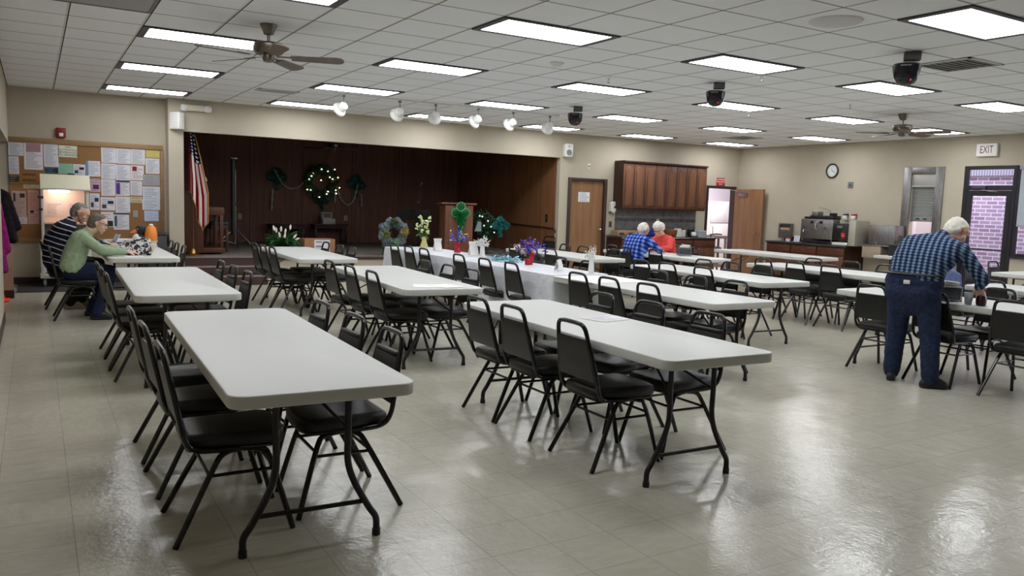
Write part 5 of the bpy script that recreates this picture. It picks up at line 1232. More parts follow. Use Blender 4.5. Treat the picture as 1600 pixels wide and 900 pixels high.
cloth(5.19, 10.885, 2.452, 'silver-white patterned cloth over the rear clothed table', 2)
zt = .7412; zcl = .7465
def flat_sheet(name, x, y, w, l, rz, m, label, z=zt):
    q = MB(); q.box((0, 0, .001), (w, l, .0015)); o = q.build(name, m, None, 0, (x, y, z)); o.rotation_euler.z = rz; uvquad(o); return props(o, label, 'paper')
flat_sheet('printed_sheet', 3.33, 4.33, .27, .22, R(12), text_sheet('bingo', (226, 222, 226), (120, 110, 124), 8, 41), 'printed paper sheet on front table of the second row')
flat_sheet('loose_papers', 3.0, 6.55, .22, .28, R(-20), M_paper, 'loose white paper near end of second middle table')
flat_sheet('loose_papers', 3.17, 6.48, .22, .28, R(14), M_paper, 'second loose white paper overlapping beside the first one', zt + .002)
flat_sheet('paper_cover', 5.12, 6.75, .74, .7, 0, M_paper, 'white paper cover on bare table end next to the silver cloth')
for (x, y, w, h, rz, lab) in ((5.24, 11.03, .13, .19, 12, 'tall white tent card between vases on the rear cloth'), (5.34, 10.06, .15, .20, 12, 'tall white tent card near the white branch tree'), (5.20, 7.68, .17, .125, 40, 'low white tent card at the bare table end of the cloth')):
    t = thing('tent_card', lab, 'card', (x, y, zcl), R(rz), 'white tent cards')
    q = MB(); q.box((0, -.035, h / 2), (w, .002, h), M=frame_m((0, 0, 0), rx=R(-15))); q.box((0, .035, h / 2), (w, .002, h), M=frame_m((0, 0, 0), rx=R(15))); q.build('card', M_paper, t, 0)
    q = MB(); q.prism([(.012 * math.cos(a * .6), .016 * math.sin(a * .6)) for a in range(10)], 0, .0006, frame_m((w * .28 if h > .15 else 0, -.0350 + h * .65 * .268, h * .632), rx=R(90 - 15))); q.build('printed_mark', M_ink, t, 0)
# pale flower vase
t = thing('flower_vase', 'hourglass vase of pale yellow-green flowers on the rear cloth', 'vase', (5.42, 11.92, zcl))
q = MB(); q.lathe([(.06, 0), (.065, .02), (.035, .11), (.045, .15), (.055, .175), (.05, .175)], n=24); q.build('vase', mat('vase_yellow', (196, 188, 130), .25), t)
M_stem = mat('stem_green', (70, 100, 50), .6); M_fl = noisy('pale_flower', (196, 204, 140), (226, 230, 190), 30, .7)
for k in range(11):
    a = random.uniform(0, 6.28); r = random.uniform(.02, .13); z = random.uniform(.24, .42) if k else .48; px, py = r * math.cos(a), r * math.sin(a) * .7
    if k == 1: px, z = .10, .47
    q = MB(); q.tube(arc([(0, 0, .12), (px * .4, py * .4, z * .6), (px, py, z)], 3), .004, 5)
    leaf_shape(q, (px * .5, py * .5, z * .6), a, .08, .018, .03, .05); q.build('stem', M_stem, t)
    q = MB()
    for j in range(7): q.ell((px + random.gauss(0, .016), py + random.gauss(0, .016), z + random.gauss(0, .02)), (.02, .02, .015), 1)
    q.build('blossom', M_fl, t)
def spray(loc, lab, cols, n, seed, hgt=.26, spread=.17, tiltx=0):
    rnd = random.Random(seed); t = thing('spray_vase', lab, 'vase', loc, R(20), 'red vases with metallic sprays')
    q = MB(); q.box((0, 0, .035), (.075, .075, .07), .008); q.box((0, 0, .115), (.06, .06, .09), .008, 2, M=frame_m((0, 0, 0), rz=R(30), rx=R(tiltx))); q.build('vase', mat('vase_red', (168, 22, 44), .25), t)
    for ci, (nm, c_) in enumerate(cols):
        q = MB(); mm = mat(nm, c_, .25, .5)
        for k in range(n):
            a = rnd.uniform(0, 6.28); el = rnd.uniform(.2, 1.5); r = spread * rnd.uniform(.6, 1.1); p = Vector((r * math.cos(a) * math.cos(el), r * math.sin(a) * math.cos(el), .15 + hgt * rnd.uniform(.3, 1) * math.sin(el)))
            q.tube([(0, 0, .13), p * .5 + Vector((0, 0, .09)), p], .0015, 4); q.ell(p, rnd.uniform(.008, .016), 1)
            for j in range(3): d = Vector((rnd.gauss(0, 1), rnd.gauss(0, 1), rnd.gauss(0, 1))).normalized(); u = d.orthogonal().normalized(); q.add([p - u * .006, p + u * .006, p + d * .04], [(0, 1, 2)])
        q.build(nm, mm, t, 40)
spray((5.42, 10.72, zcl), 'red square vase with purple and blue metallic spray on rear cloth', (('purple_spray', (92, 44, 150)), ('blue_spray', (52, 64, 190)), ('gold_spray', (170, 160, 110))), 16, 5)
spray((5.30, 8.50, zcl), 'red vase with sprawling violet spray on the front cloth', (('violet_spray', (84, 36, 140)), ('indigo_spray', (64, 62, 200)), ('copper_spray', (150, 110, 120))), 26, 8, .20, .22, 20)
# white branch trees
def branches(loc, lab, h, spread, n, seed, pot):
    rnd = random.Random(seed); t = thing('branch_vase', lab, 'decoration', loc, 0, 'white branch decorations')
    q = MB(); q.lathe([(pot * .8, 0), (pot, .02), (pot * .75, h * .45), (pot * .9, h * .48), (pot * .7, h * .48)], n=18); q.build('vase', M_white, t)
    q = MB()
    for k in range(n):
        a = rnd.uniform(0, 6.28); e = rnd.uniform(.3, 1.45); ln = rnd.uniform(.6, 1) * (h * .62); p0 = Vector((0, 0, h * .42)); d = Vector((math.cos(a) * math.cos(e) * spread / h * 1.6, math.sin(a) * math.cos(e) * spread / h * 1.6, math.sin(e)))
        p1 = p0 + d * ln * .5 + Vector((rnd.gauss(0, .012), rnd.gauss(0, .012), 0)); p2 = p0 + d * ln; q.tube([p0, p1, p2], [.006, .0045, .002], 5)
        for j in range(3): dd = Vector((rnd.gauss(0, 1), rnd.gauss(0, 1), rnd.gauss(.4, .6))).normalized(); q.tube([p1, p1 + dd * ln * .3], [.003, .0015], 4); q.ell(p1 + dd * ln * .3, .009, 1)
    q.build('branches', M_white, t)
branches((5.44, 9.98, zcl), 'white branch tree in white vase beside a tall tent card', .30, .20, 30, 3, .04)
branches((5.42, 7.35, zcl), 'thin white branches in narrow vase where cloth meets bare table', .34, .10, 12, 4, .035)
t = thing('tinsel_pile', 'turquoise and silver tinsel heap lying on the front cloth', 'tinsel', (5.30, 9.10, zcl))
q = MB(); rnd = random.Random(77)
for k in range(420):
    p = Vector((rnd.gauss(0, .075), rnd.gauss(0, .12), abs(rnd.gauss(0.0, .022)) + .004)); d = Vector((rnd.gauss(0, 1), rnd.gauss(0, 1), abs(rnd.gauss(0, .5)))).normalized(); u = d.orthogonal().normalized(); q.add([p - u * .008, p + u * .008, p + d * .05 + u * .006, p + d * .05 - u * .006], [(0, 1, 2, 3)])
q.build('tinsel', noisy('tinsel_aqua', (60, 130, 128), (140, 170, 196), 16, .3, metal=.3), t, 0)
q = MB(); rnd = random.Random(78)
for k in range(14):
    a = k / 14 * 6.28; q.tube(arc([(.02, .22, .0), (.02 + .05 * math.cos(a), .22 + .05 * math.sin(a), .10), (.02 + .12 * math.cos(a), .22 + .12 * math.sin(a), .09 + .03 * math.sin(3 * a)), (.02 + .16 * math.cos(a), .22 + .16 * math.sin(a), .04)], 4), .0035, 4)
q.build('wire_spray', mat('wire_dark', (60, 58, 58), .4, .4), t)
t = thing('napkin_dispenser', 'black and chrome napkin dispenser on table of the woman in red', 'napkin dispenser', (9.22, 9.95, zt), R(-30), 'napkin dispensers')
def napkin(t):
    q = MB(); q.box((0, 0, .07), (.19, .13, .125), .006); q.build('body', M_dark, t)
    q = MB()
    for z in (.012, .132): q.tube([(-.1, -.07, z), (.1, -.07, z), (.1, .07, z), (-.1, .07, z)], .006, 6, True)
    for sx in (-1, 1):
        for sy in (-1, 1): q.tube([(sx * .1, sy * .07, 0), (sx * .1, sy * .07, .135)], .006, 6)
    q.build('chrome_frame', M_steel, t)
    q = MB(); q.box((0, -.067, .07), (.15, .004, .09), .002); q.build('face_plate', mat('napkin_face', (70, 74, 84), .3, .3), t)
    q = MB(); q.box((0, 0, .15), (.14, .09, .02), .004); q.box((.01, .0, .172), (.13, .08, .02), .004, M=frame_m((0, 0, 0), ry=R(5))); q.build('napkin', M_paper, t)
napkin(t)
t = thing('napkin_dispenser', 'napkin dispenser topped with papers in front of standing man', 'napkin dispenser', (7.27, 4.30, zt), R(-45), 'napkin dispensers'); napkin(t)
t = thing('plastic_cup', 'clear plastic cup beside the hand of the standing man', 'cup', (7.14, 4.03, zt))
mg = mat('cup_clear', (225, 228, 235), .15, 0, .5, trans=.6)
q = MB(); q.lathe([(.027, 0), (.040, .105), (.042, .108), (.038, .105), (.026, .004)], n=24, cap=False); q.prism([(.027 * math.cos(a * .4488), .027 * math.sin(a * .4488)) for a in range(14)], 0, .004); q.build('wall', mg, t)
q = MB(); q.lathe([(.0275, .005), (.034, .065), (.001, .065)], n=20); q.build('drink', mat('drink', (150, 156, 172), .1, trans=.4), t)
t = thing('condiment_bottle', 'dark brown-red bottle held by standing man', 'bottle', (7.20, 3.95, zt))
q = MB(); q.lathe([(.036, 0), (.042, .01), (.044, .05), (.036, .085), (.026, .115), (.024, .13)], n=12); q.build('body', mat('bottle_maroon', (64, 24, 26), .25), t)
q = MB(); q.lathe([(.026, .13), (.026, .15), (.01, .155)], n=14); q.build('cap', M_red, t)
# jacket over a chair
t = thing('jacket', 'slate-blue jacket draped over chair beyond the standing man', 'jacket', (8.95, 5.34, .46))
blob('body', [[((8.945, 5.18, .86), .03), ((8.945, 5.50, .86), .03), ((8.955, 5.15, .50), .035), ((8.955, 5.53, .50), .035), ((8.92, 5.30, .93), .035)]], fabric('slate_blue', (92, 104, 150), (112, 124, 172)), t, .012, 3, Vector(t.location))
# things on the woman's table
t = thing('handbag', 'black and white patterned bag in front of the woman in green', 'bag', (1.05, 10.5, zt))
mz = mat('zebra', (30, 28, 34), .6); v = coords(mz); f = noise(mz, v, 13, 3, .6); base(mz, ramp(mz, math_(mz, 'GREATER_THAN', math_(mz, 'ABSOLUTE', math_(mz, 'SUBTRACT', f, .5)), .055), [(0, (214, 212, 214)), (1, (24, 22, 28))]).outputs[0])
blob('body', [[((.94, 10.46, .77), .03), ((1.17, 10.44, .77), .03), ((.95, 10.58, .77), .03), ((1.17, 10.58, .77), .03), ((1.05, 10.52, .93), .03), ((1.16, 10.5, .92), .03)]], mz, t, .01, 3, Vector(t.location))
q = MB(); q.tube(arc([(.10, -.08, .13), (.16, -.09, .12), (.15, -.10, .05), (.11, -.10, .03)]), .012); q.build('strap', M_offw, t)
t = thing('scarf_bundle', 'crumpled black and white scarf behind the patterned bag', 'scarf', (.98, 10.95, zt))
blob('folds', [[((.90, 10.9, .78), .05), ((1.03, 10.95, .80), .07)], [((.98, 11.0, .84), .06), ((1.06, 10.9, .86), .05)], [((.86, 11.05, .77), .05), ((.96, 11.1, .80), .06)]], mz, t, .012, 2, Vector(t.location), .03)
t = thing('penguin_figure', 'black penguin ornament with orange beak on notice board table', 'ornament', (1.24, 12.05, zt))
q = MB(); q.ell((0, 0, .10), (.09, .085, .11), 3); q.ell((.01, 0, .225), (.082, .078, .075), 3); q.build('body', mat('penguin_black', (18, 18, 20), .6), t)
q = MB(); q.cyl((-.06, -.02, .215), (-.13, -.04, .195), .03, .006); q.build('beak', mat('beak_orange', (232, 120, 60), .5), t)
q = MB(); q.ell((-.045, -.062, .245), (.014, .01, .014), 1); q.build('eye', M_grey, t)
q = MB(); q.ell((-.05, -.03, .10), (.06, .06, .085), 2); q.build('belly', M_white, t)
t = thing('juice_jug', 'orange translucent jug with white base on notice board table', 'jug', (1.36, 11.95, zt))
q = MB(); q.lathe([(.075, .09), (.082, .12), (.078, .20), (.060, .27), (.02, .30)], n=24); q.build('bowl', mat('jug_orange', (236, 140, 52), .3, emit=(236, 120, 40), es=.0), t)
q = MB(); q.lathe([(.075, 0), (.08, .01), (.07, .06), (.085, .09), (.08, .092)], n=24); q.build('base', M_white, t)
q = MB(); q.lathe([(.03, .29), (.03, .31), (.012, .32)], n=16); q.build('cap', M_offw, t)
t = thing('small_carton', 'white and blue carton at the notice board end of table', 'box', (1.07, 12.2, zt)); q = MB(); q.b2((-.12, -.1, 0), (.12, .1, .10), .003); q.build('body', M_paper, t); q = MB(); q.b2((-.121, -.102, .015), (.10, -.1005, .06)); q.build('label', mat('label_blue', (44, 56, 120), .5), t)
t = thing('white_tub', 'small cream tub beside the white and blue carton', 'tub', (.86, 12.25, zt)); q = MB(); q.lathe([(.05, 0), (.058, .07), (.06, .075)], n=20); q.build('body', M_offw, t); q = MB(); q.lathe([(.062, .075), (.062, .085), (.01, .088)], n=20); q.build('lid', M_white, t)
solid('paper_box', (lambda q: (q.b2((-.04, -.04, 0), (.04, .04, .07), .003), q)[1])(MB()), M_paper, 'small white paper box at stage end of fourth row table', 'box', None, (7.0, 11.62, zt))

# ================================================================== people
SKIN = noisy('skin', (196, 150, 130), (206, 162, 142), 12, .55)
SKIN2 = noisy('skin_pale', (212, 172, 154), (222, 182, 164), 12, .55)
V = Vector
def hand(wr, dr, nrm, side, curl=.5, s_=1.0):
    """palm hull + four unequal fingers bending towards NRM + thumb from the side"""
    d = V(dr).normalized(); n = V(nrm); n = (n - d * n.dot(d)).normalized(); s = d.cross(n) * side; w = V(wr); out = []
    k = w + d * .085 * s_
    out.append([(w, .024 * s_), (w + d * .03 * s_ + s * .02 * s_, .016 * s_), (w + d * .03 * s_ - s * .02 * s_, .016 * s_), (k + s * .03 * s_, .0115 * s_), (k - s * .03 * s_, .0115 * s_)])
    for i, ln in enumerate((.072, .080, .074, .058)):
        o = k + s * (.030 - .020 * i) * s_; dd = d
        for j, f in enumerate((.45, .32, .23)):
            ang = curl * (.7 if j == 0 else .9); dd = (dd * math.cos(ang) + n * math.sin(ang)).normalized(); e = o + dd * ln * f * s_
            out.append([(o, (.0098 - .0008 * j) * s_), (e, (.0090 - .0009 * j) * s_)]); o = e
    o = w + d * .03 * s_ + s * .025 * s_; dd = (d * .6 + s * .75 + n * .25).normalized(); e = o + dd * .042 * s_; out.append([(o, .0135 * s_), (e, .011 * s_)])
    dd = (d * .85 + s * .2 + n * .5).normalized(); out.append([(e, .011 * s_), (e + dd * .032 * s_, .0095 * s_)])
    return out
def head(c, fwd, up, sz=1.0):
    f = V(fwd).normalized(); u = V(up); u = (u - f * u.dot(f)).normalized(); r = u.cross(f); c = V(c)
    P = lambda a, b_, e: c + (f * a + r * b_ + u * e) * sz
    out = [[(P(-.025, 0, .03), .088 * sz), (P(.02, 0, .025), .083 * sz), (P(.035, 0, -.045), .055 * sz)],
           [(P(.035, .02, -.05), .045 * sz), (P(.035, -.02, -.05), .045 * sz), (P(.06, 0, -.095), .028 * sz)],
           [(P(.093, 0, .012), .012 * sz), (P(.110, 0, -.024), .012 * sz), (P(.098, .012, -.03), .010 * sz), (P(.098, -.012, -.03), .010 * sz)],
           [(P(.085, .035, .025), .016 * sz), (P(.085, -.035, .025), .016 * sz)],
           [(P(.085, .018, -.062), .010 * sz), (P(.085, -.018, -.062), .010 * sz), (P(.094, 0, -.060), .010 * sz)],
           [(P(.06, .05, -.03), .025 * sz), (P(.06, -.05, -.03), .025 * sz)]]
    for s_ in (-1, 1): out.append([(P(-.012, s_ * .086, .018), .016 * sz), (P(-.02, s_ * .092, .0), .016 * sz), (P(-.008, s_ * .084, -.025), .011 * sz)])
    return out, P
def limb(pts): return [[(V(pts[i][0]), pts[i][1]), (V(pts[i + 1][0]), pts[i + 1][1])] for i in range(len(pts) - 1)]
def grow(prims, g): return [[(c, r + g) for c, r in p] for p in prims]
def person(name, label, J, base_, skin, shirt, pants, hairm, shoe, hairf, sleeves=1.0, glasses=False, shoe_m=None):
    """one continuous skin surface; clothing, hair and shoes are children"""
    B = V(base_); hd, P = head(*J['head']); arms = []; legs = []; hands = []
    for s in ('L', 'R'):
        sh, el, wr = J['arm' + s]; arms.append(limb([(sh, .052), (V(sh).lerp(V(el), .5), .046), (el, .040), (V(el).lerp(V(wr), .35), .040), (wr, .028)]))
        hd_, hn, sd, cu = J['hand' + s]; hands += hand(wr, hd_, hn, sd, cu)
        hp, kn, an = J['leg' + s]; legs.append(limb([(hp, .085), (V(hp).lerp(V(kn), .5), .074), (kn, .056), (V(kn).lerp(V(an), .35), .052), (an, .038)]))
    neck = [[(V(J['neck']), .060), (P(-.02, 0, -.07), .054)]]
    feet = []
    for s in ('L', 'R'):
        an = V(J['leg' + s][2]); td = V(J['toe' + s]).normalized(); feet.append([(an, .038), (V((an.x, an.y, B.z + .04)) - td * .045, .036), (V((an.x, an.y, B.z + .035)) + td * .12, .032)])
    allp = hd + neck + J['torso'] + sum(arms, []) + sum(legs, []) + hands + feet
    body = blob(name, allp, skin, None, .0062, 2, B); body.location = B; props(body, label, 'person')
    g = J.get('fat', .0)
    sl = []
    for s, a in zip('LR', arms):
        cut = a if sleeves >= 1 else a[:2]; sl += [[(c, r + .016 + .004 * (i == 3)) for c, r in p] for i, p in enumerate(cut)]
        if sleeves >= 1: sl[-1] = [(cut[-1][0][0], .050), (cut[-1][0][0].lerp(cut[-1][1][0], .88), .041)]
    blob('shirt', grow(J['torso'], .013 + g) + sl + J.get('collar', []), shirt, body, .0105, 4, B, .012)
    pl = [[(V(J['pelvis'][0]), J['pelvis'][1]), (V(J['pelvis'][2]), J['pelvis'][3])]]
    for a in legs: pl += [[(c, r + .026) for c, r in p] for p in a[:-1]] + [[(a[-1][0][0], .076), (a[-1][1][0] + V((0, 0, -.015)), .066)]]
    blob('trousers', pl + J.get('seatp', []), pants, body, .0105, 3, B, .012)
    for f in feet:
        q = [[(f[1][0] + V((0, 0, -.004)), .040), (f[2][0] + V((0, 0, -.004)), .036), (f[0][0] + V((0, 0, .0)), .043)], [(V((f[1][0].x, f[1][0].y, B.z + .012)), (.042, .042, .012)), (V((f[2][0].x, f[2][0].y, B.z + .012)), (.040, .040, .012))]]
        blob('shoe', q, shoe, body, .009, 2, B)
    blob('hair', hairf(P), hairm, body, .0075, 2, B, .010)
    for s_ in (-1, 1):
        q = MB(); q.ell(P(.092, s_ * .034, .014) - B, .012, 2); q.build('eye', mat('eye_dark', (60, 46, 40), .3), body)
    if glasses:
        q = MB()
        for s_ in (-1, 1):
            q.tube([P(.118, s_ * .036 + .026 * math.cos(a * .5236), .010 + .02 * math.sin(a * .5236)) - B for a in range(12)], .0028, 5, True); q.tube([P(.115, s_ * .062, .016) - B, P(.05, s_ * .088, .022) - B, P(-.02, s_ * .094, .02) - B], .0026, 5)
        q.tube([P(.118, .01, .014) - B, P(.118, -.01, .014) - B], .0026, 5); q.build('glasses', M_black, body)
    return body
short = lambda P: [[(P(-.035, 0, .040), .087), (P(.0, 0, .052), .076), (P(-.05, 0, -.01), .076)], [(P(-.055, .02, -.035), .055), (P(-.055, -.02, -.035), .055)], [(P(-.01, .07, .03), .022), (P(-.03, .075, -.01), .02)], [(P(-.01, -.07, .03), .022), (P(-.03, -.075, -.01), .02)]]
balding = lambda P: [[(P(-.055, 0, .01), .078), (P(-.06, 0, -.035), .062)], [(P(-.0, .072, .015), .022), (P(-.05, .06, -.02), .035), (P(-.04, .06, .045), .035)], [(P(-.0, -.072, .015), .022), (P(-.05, -.06, -.02), .035), (P(-.04, -.06, .045), .035)], [(P(-.02, 0, .075), .05), (P(.03, 0, .072), .045), (P(-.05, 0, .05), .06)]]
def curly(P):
    rnd = random.Random(5); out = [[(P(-.025, 0, .045), .098), (P(-.04, 0, -.0), .09)], [(P(.015, 0, .065), .082)]]
    while len(out) < 60:
        d = V((rnd.gauss(0, 1), rnd.gauss(0, 1), rnd.gauss(0, 1))).normalized()
        if d.x > .55 and d.z < .45 or d.z < -.55: continue
        out.append([(P(-.02 + d.x * .092, d.y * .096, .04 + d.z * .098), rnd.uniform(.018, .03))])
    return out
H_grey = noisy('hair_grey', (96, 92, 90), (150, 146, 142), 60, .8, bmp=.5); H_white = noisy('hair_white', (206, 200, 190), (236, 232, 224), 60, .8, bmp=.5); H_dark = noisy('hair_salt', (86, 78, 72), (122, 114, 108), 60, .8, bmp=.5)
S_black = mat('shoe_black', (22, 22, 26), .55)
J_blue = fabric('denim', (30, 38, 60), (44, 54, 82), 40)
J_dk = fabric('denim_dark', (26, 32, 54), (38, 46, 74), 40); K_blk = fabric('trouser_black', (18, 18, 20), (30, 30, 34), 40)

# standing man leaning over the table
plaid = plaid_mat('plaid_navy', (24, 34, 58), (46, 64, 94), (118, 140, 170), .05, .03, wa=1.5, kx=-.25)
dx, dy = -.085, -.05
def s(*p): return V((p[0] + dx, p[1] + dy, p[2]))
J = dict(head=(s(7.155, 4.20, 1.385), (.62, -.42, -.62), (.55, -.1, .8), .94), neck=s(7.05, 4.255, 1.315),
    armR=(s(7.03, 4.075, 1.235), s(7.155, 3.93, .98), s(7.235, 4.005, .905)), handR=((.42, -.02, -.9), (.75, .2, .3), -1, .55),
    armL=(s(6.99, 4.47, 1.235), s(7.17, 4.56, .985), s(7.33, 4.44, .80)), handL=((.85, -.3, -.25), (0, 0, -1), 1, .25),
    legL=(s(6.82, 4.475, .90), s(6.855, 4.50, .49), s(6.86, 4.52, .095)), legR=(s(6.85, 4.235, .90), s(6.875, 4.19, .49), s(6.86, 4.15, .095)), toeL=(.75, .45, 0), toeR=(.72, -.70, 0),
    torso=[[(s(6.83, 4.45, .96), .125), (s(6.84, 4.25, .96), .125), (s(6.87, 4.46, 1.10), .125), (s(6.89, 4.23, 1.10), .125)], [(s(6.87, 4.46, 1.10), .125), (s(6.89, 4.23, 1.10), .125), (s(6.93, 4.45, 1.225), .112), (s(6.965, 4.13, 1.21), .108), (s(7.0, 4.27, 1.275), .085)]],
    pelvis=(s(6.83, 4.46, .93), .155, s(6.85, 4.26, .93), .155), collar=[[(s(7.035, 4.26, 1.325), .075), (s(7.02, 4.26, 1.29), .085)]],
    seatp=[[(s(6.80, 4.46, .84), .135), (s(6.82, 4.25, .84), .135), (s(6.83, 4.46, .72), .105), (s(6.85, 4.23, .72), .105)], [(s(6.84, 4.47, .75), .105), (s(6.855, 4.50, .45), .085)], [(s(6.86, 4.23, .75), .105), (s(6.875, 4.19, .45), .085)], [(s(6.855, 4.5, .45), .085), (s(6.86, 4.52, .11), .075)], [(s(6.875, 4.19, .45), .085), (s(6.86, 4.15, .11), .075)]])
pm = person('person', 'person in navy plaid shirt and jeans standing bent over a table', J, s(6.85, 4.33, 0), SKIN, plaid, J_blue, H_white, S_black, short)
B = s(6.85, 4.33, 0)
blob('belt', [[(s(6.83, 4.455, 1.0), (.160, .160, .02)), (s(6.845, 4.255, 1.0), (.160, .160, .02))]], mat('belt', (44, 36, 34), .5), pm, .009, 1, B)
q = MB(); q.box((-.165, .0, .93), (.012, .06, .035), .004); q.build('wallet_tab', M_offw, pm)
# woman in green sweatshirt, writing
W_ = lambda x, y, z: V((x, y, z))
J = dict(head=(W_(.635, 10.55, 1.105), (.92, -.12, -.30), (.3, 0, .95), .93), neck=W_(.535, 10.55, 1.015),
    armR=(W_(.47, 10.36, .95), W_(.655, 10.30, .80), W_(.905, 10.38, .79)), handR=((.95, .15, -.05), (.1, .2, -1), -1, .45),
    armL=(W_(.47, 10.74, .95), W_(.66, 10.84, .80), W_(.87, 10.70, .785)), handL=((.95, -.2, -.05), (0, -.2, -1), 1, .3),
    legR=(W_(.37, 10.47, .56), W_(.74, 10.43, .53), W_(.60, 10.36, .095)), legL=(W_(.37, 10.65, .56), W_(.76, 10.70, .53), W_(.56, 10.70, .095)), toeR=(1, -.15, 0), toeL=(1, .1, 0),
    torso=[[(W_(.35, 10.65, .62), .12), (W_(.35, 10.46, .62), .12), (W_(.40, 10.65, .78), .112), (W_(.40, 10.46, .78), .112)], [(W_(.40, 10.65, .78), .112), (W_(.40, 10.46, .78), .112), (W_(.445, 10.70, .925), .085), (W_(.445, 10.40, .925), .085), (W_(.50, 10.55, .975), .065)]],
    pelvis=(W_(.35, 10.65, .585), .13, W_(.35, 10.47, .585), .13), collar=[[(W_(.525, 10.55, 1.0), .066), (W_(.50, 10.55, .97), .075)]])
person('person', 'person in light green sweatshirt and glasses writing at a table', J, (.45, 10.55, 0), SKIN2, fabric('sage_fleece', (140, 160, 130), (160, 178, 148), 30), J_dk, H_dark, S_black, short, glasses=True)
q = MB(); q.cyl((1.005, 10.395, .752), (.965, 10.40, .86), .004); solid('pen', q, M_black, 'pen in the right hand of the woman in green', 'pen')
flat_sheet('writing_paper', .98, 10.30, .2, .26, R(5), M_paper, 'white paper under the hand of the woman in green')
# man in striped shirt
J = dict(head=(W_(.50, 11.60, 1.195), (.85, -.12, -.42), (.45, 0, .9)), neck=W_(.40, 11.60, 1.095),
    armR=(W_(.35, 11.38, 1.01), W_(.58, 11.27, .83), W_(.80, 11.42, .80)), handR=((.9, .2, .1), (.1, .3, -1), -1, .5),
    armL=(W_(.35, 11.83, 1.01), W_(.58, 11.92, .83), W_(.80, 11.76, .80)), handL=((.9, -.3, .1), (.1, -.3, -1), 1, .5),
    legR=(W_(.25, 11.50, .57), W_(.68, 11.45, .54), W_(.36, 11.44, .095)), legL=(W_(.25, 11.70, .57), W_(.70, 11.76, .54), W_(.50, 11.76, .095)), toeR=(1, -.1, 0), toeL=(1, .1, 0),
    torso=[[(W_(.21, 11.72, .63), .14), (W_(.21, 11.49, .63), .14), (W_(.23, 11.73, .82), .145), (W_(.23, 11.47, .82), .145)], [(W_(.23, 11.73, .82), .145), (W_(.23, 11.47, .82), .145), (W_(.30, 11.80, .99), .10), (W_(.30, 11.41, .99), .10), (W_(.37, 11.6, 1.04), .075)]],
    pelvis=(W_(.22, 11.71, .59), .145, W_(.22, 11.50, .59), .145), collar=[[(W_(.39, 11.60, 1.09), .070), (W_(.36, 11.60, 1.05), .085)]])
person('person', 'person in navy shirt with white stripes seated before lit cupboard', J, (.3, 11.6, 0), SKIN, stripe_mat('navy_stripe', (22, 22, 36), (196, 198, 208), .068, .012), K_blk, H_grey, mat('shoe_tan', (140, 126, 100), .6), short)
q = MB(); q.box((0, 0, .09), (.01, .16, .20), .002, M=frame_m((0, 0, 0), ry=R(28), rz=R(14))); o = solid('folded_newspaper', q, text_sheet('newsp', (206, 208, 214), (70, 84, 130), 7, 90), 'folded paper held up by the man in striped shirt', 'paper', None, (.84, 11.56, .765))
uvquad(o)
# man in blue plaid
J = dict(head=(W_(8.93, 10.66, 1.135), (.80, .18, -.50), (.5, 0, .85)), neck=W_(8.855, 10.67, 1.045),
    armR=(W_(8.85, 10.44, .965), W_(9.02, 10.33, .80), W_(9.20, 10.52, .79)), handR=((.8, .55, -.05), (0, .2, -1), -1, .35),
    armL=(W_(8.84, 10.89, .965), W_(9.0, 10.99, .80), W_(9.18, 10.80, .79)), handL=((.9, -.35, -.05), (0, -.2, -1), 1, .35),
    legR=(W_(8.76, 10.58, .57), W_(9.14, 10.52, .54), W_(9.08, 10.50, .095)), legL=(W_(8.76, 10.78, .57), W_(9.14, 10.84, .54), W_(9.08, 10.85, .095)), toeR=(1, -.1, 0), toeL=(1, .1, 0),
    torso=[[(W_(8.73, 10.77, .63), .125), (W_(8.73, 10.58, .63), .125), (W_(8.77, 10.79, .80), .122), (W_(8.77, 10.55, .80), .122)], [(W_(8.77, 10.79, .80), .122), (W_(8.77, 10.55, .80), .122), (W_(8.81, 10.86, .94), .09), (W_(8.81, 10.47, .94), .09), (W_(8.84, 10.67, .99), .075)]],
    pelvis=(W_(8.73, 10.78, .59), .135, W_(8.73, 10.57, .59), .135), collar=[[(W_(8.85, 10.67, 1.035), .066), (W_(8.835, 10.67, 1.0), .08)]])
person('person', 'person in bright blue plaid shirt seated with back to camera', J, (8.8, 10.67, 0), SKIN, plaid_mat('plaid_blue', (20, 32, 92), (44, 72, 170), (124, 158, 226), .085, .07, wa=1.2, kx=-.2), K_blk, H_white, S_black, balding)
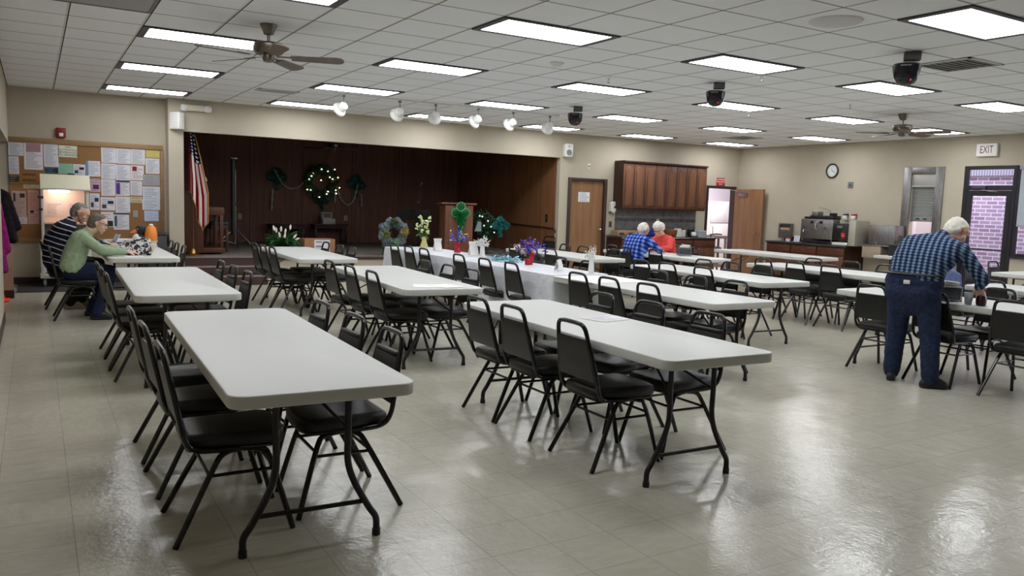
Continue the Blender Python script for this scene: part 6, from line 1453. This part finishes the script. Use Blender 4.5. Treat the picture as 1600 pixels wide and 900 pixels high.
# woman in red
J = dict(head=(W_(9.63, 11.08, 1.125), (-.80, -.40, -.42), (-.3, -.1, .9), .95), neck=W_(9.715, 11.09, 1.03),
    armR=(W_(9.76, 11.28, .95), W_(9.60, 11.37, .80), W_(9.34, 11.10, .79)), handR=((-.8, -.5, -.05), (0, -.2, -1), -1, .35),
    armL=(W_(9.76, 10.90, .95), W_(9.62, 10.76, .80), W_(9.36, 10.84, .79)), handL=((-.95, .2, -.05), (0, .2, -1), 1, .35),
    legR=(W_(9.80, 11.18, .57), W_(9.42, 11.2, .54), W_(9.46, 11.22, .095)), legL=(W_(9.80, 10.99, .57), W_(9.42, 10.95, .54), W_(9.46, 10.94, .095)), toeR=(-1, .1, 0), toeL=(-1, -.1, 0),
    torso=[[(W_(9.83, 11.18, .63), .125), (W_(9.83, 10.99, .63), .125), (W_(9.79, 11.19, .80), .125), (W_(9.79, 10.98, .80), .125)], [(W_(9.79, 11.19, .80), .125), (W_(9.79, 10.98, .80), .125), (W_(9.775, 11.24, .925), .085), (W_(9.775, 10.93, .925), .085), (W_(9.74, 11.09, .975), .065)]],
    pelvis=(W_(9.83, 11.18, .59), .13, W_(9.83, 10.99, .59), .13), collar=[[(W_(9.725, 11.09, 1.015), .062), (W_(9.745, 11.09, .98), .075)]])
person('person', 'person in coral red shirt with curly white hair at a table', J, (9.75, 11.08, 0), SKIN2, fabric('coral_knit', (206, 70, 66), (222, 88, 82), 30), K_blk, H_white, S_black, curly, glasses=True)
flat_sheet('writing_paper', 9.17, 10.98, .22, .28, R(10), M_paper, 'white papers between the man in plaid and the woman in red')

# ================================================================== daylight, camera, render look
w = bpy.data.worlds.new('World'); SC.world = w; w.use_nodes = True
bg = w.node_tree.nodes['Background']; bg.inputs[0].default_value = (.82, .84, 1, 1); bg.inputs[1].default_value = 6.5
cam = bpy.data.cameras.new('camera'); co = bpy.data.objects.new('camera', cam); C.objects.link(co); SC.camera = co
cam.sensor_width = 36; cam.lens = 36 * 1253.98 / 1600; cam.clip_start = .05; cam.clip_end = 100
yaw, pitch, roll = .53763, .10464, .03372
fw = V((math.sin(yaw) * math.cos(pitch), math.cos(yaw) * math.cos(pitch), -math.sin(pitch))); rt = V((math.cos(yaw), -math.sin(yaw), 0)); up = rt.cross(fw)
r2 = rt * math.cos(roll) + up * math.sin(roll); u2 = -rt * math.sin(roll) + up * math.cos(roll)
mw = Matrix((r2, u2, -fw)).transposed().to_4x4(); mw.translation = V((0, 0, 1.5)); co.matrix_world = mw
vs_ = SC.view_settings; vs_.view_transform = 'Standard'; vs_.look = 'None'; vs_.exposure = .17; vs_.gamma = 1
try: vs_.use_curve_mapping = False
except Exception: pass
SC.cycles.use_denoising = True; SC.cycles.max_bounces = 8; SC.cycles.diffuse_bounces = 5; SC.cycles.caustics_reflective = False; SC.cycles.caustics_refractive = False; SC.cycles.sample_clamp_indirect = 4
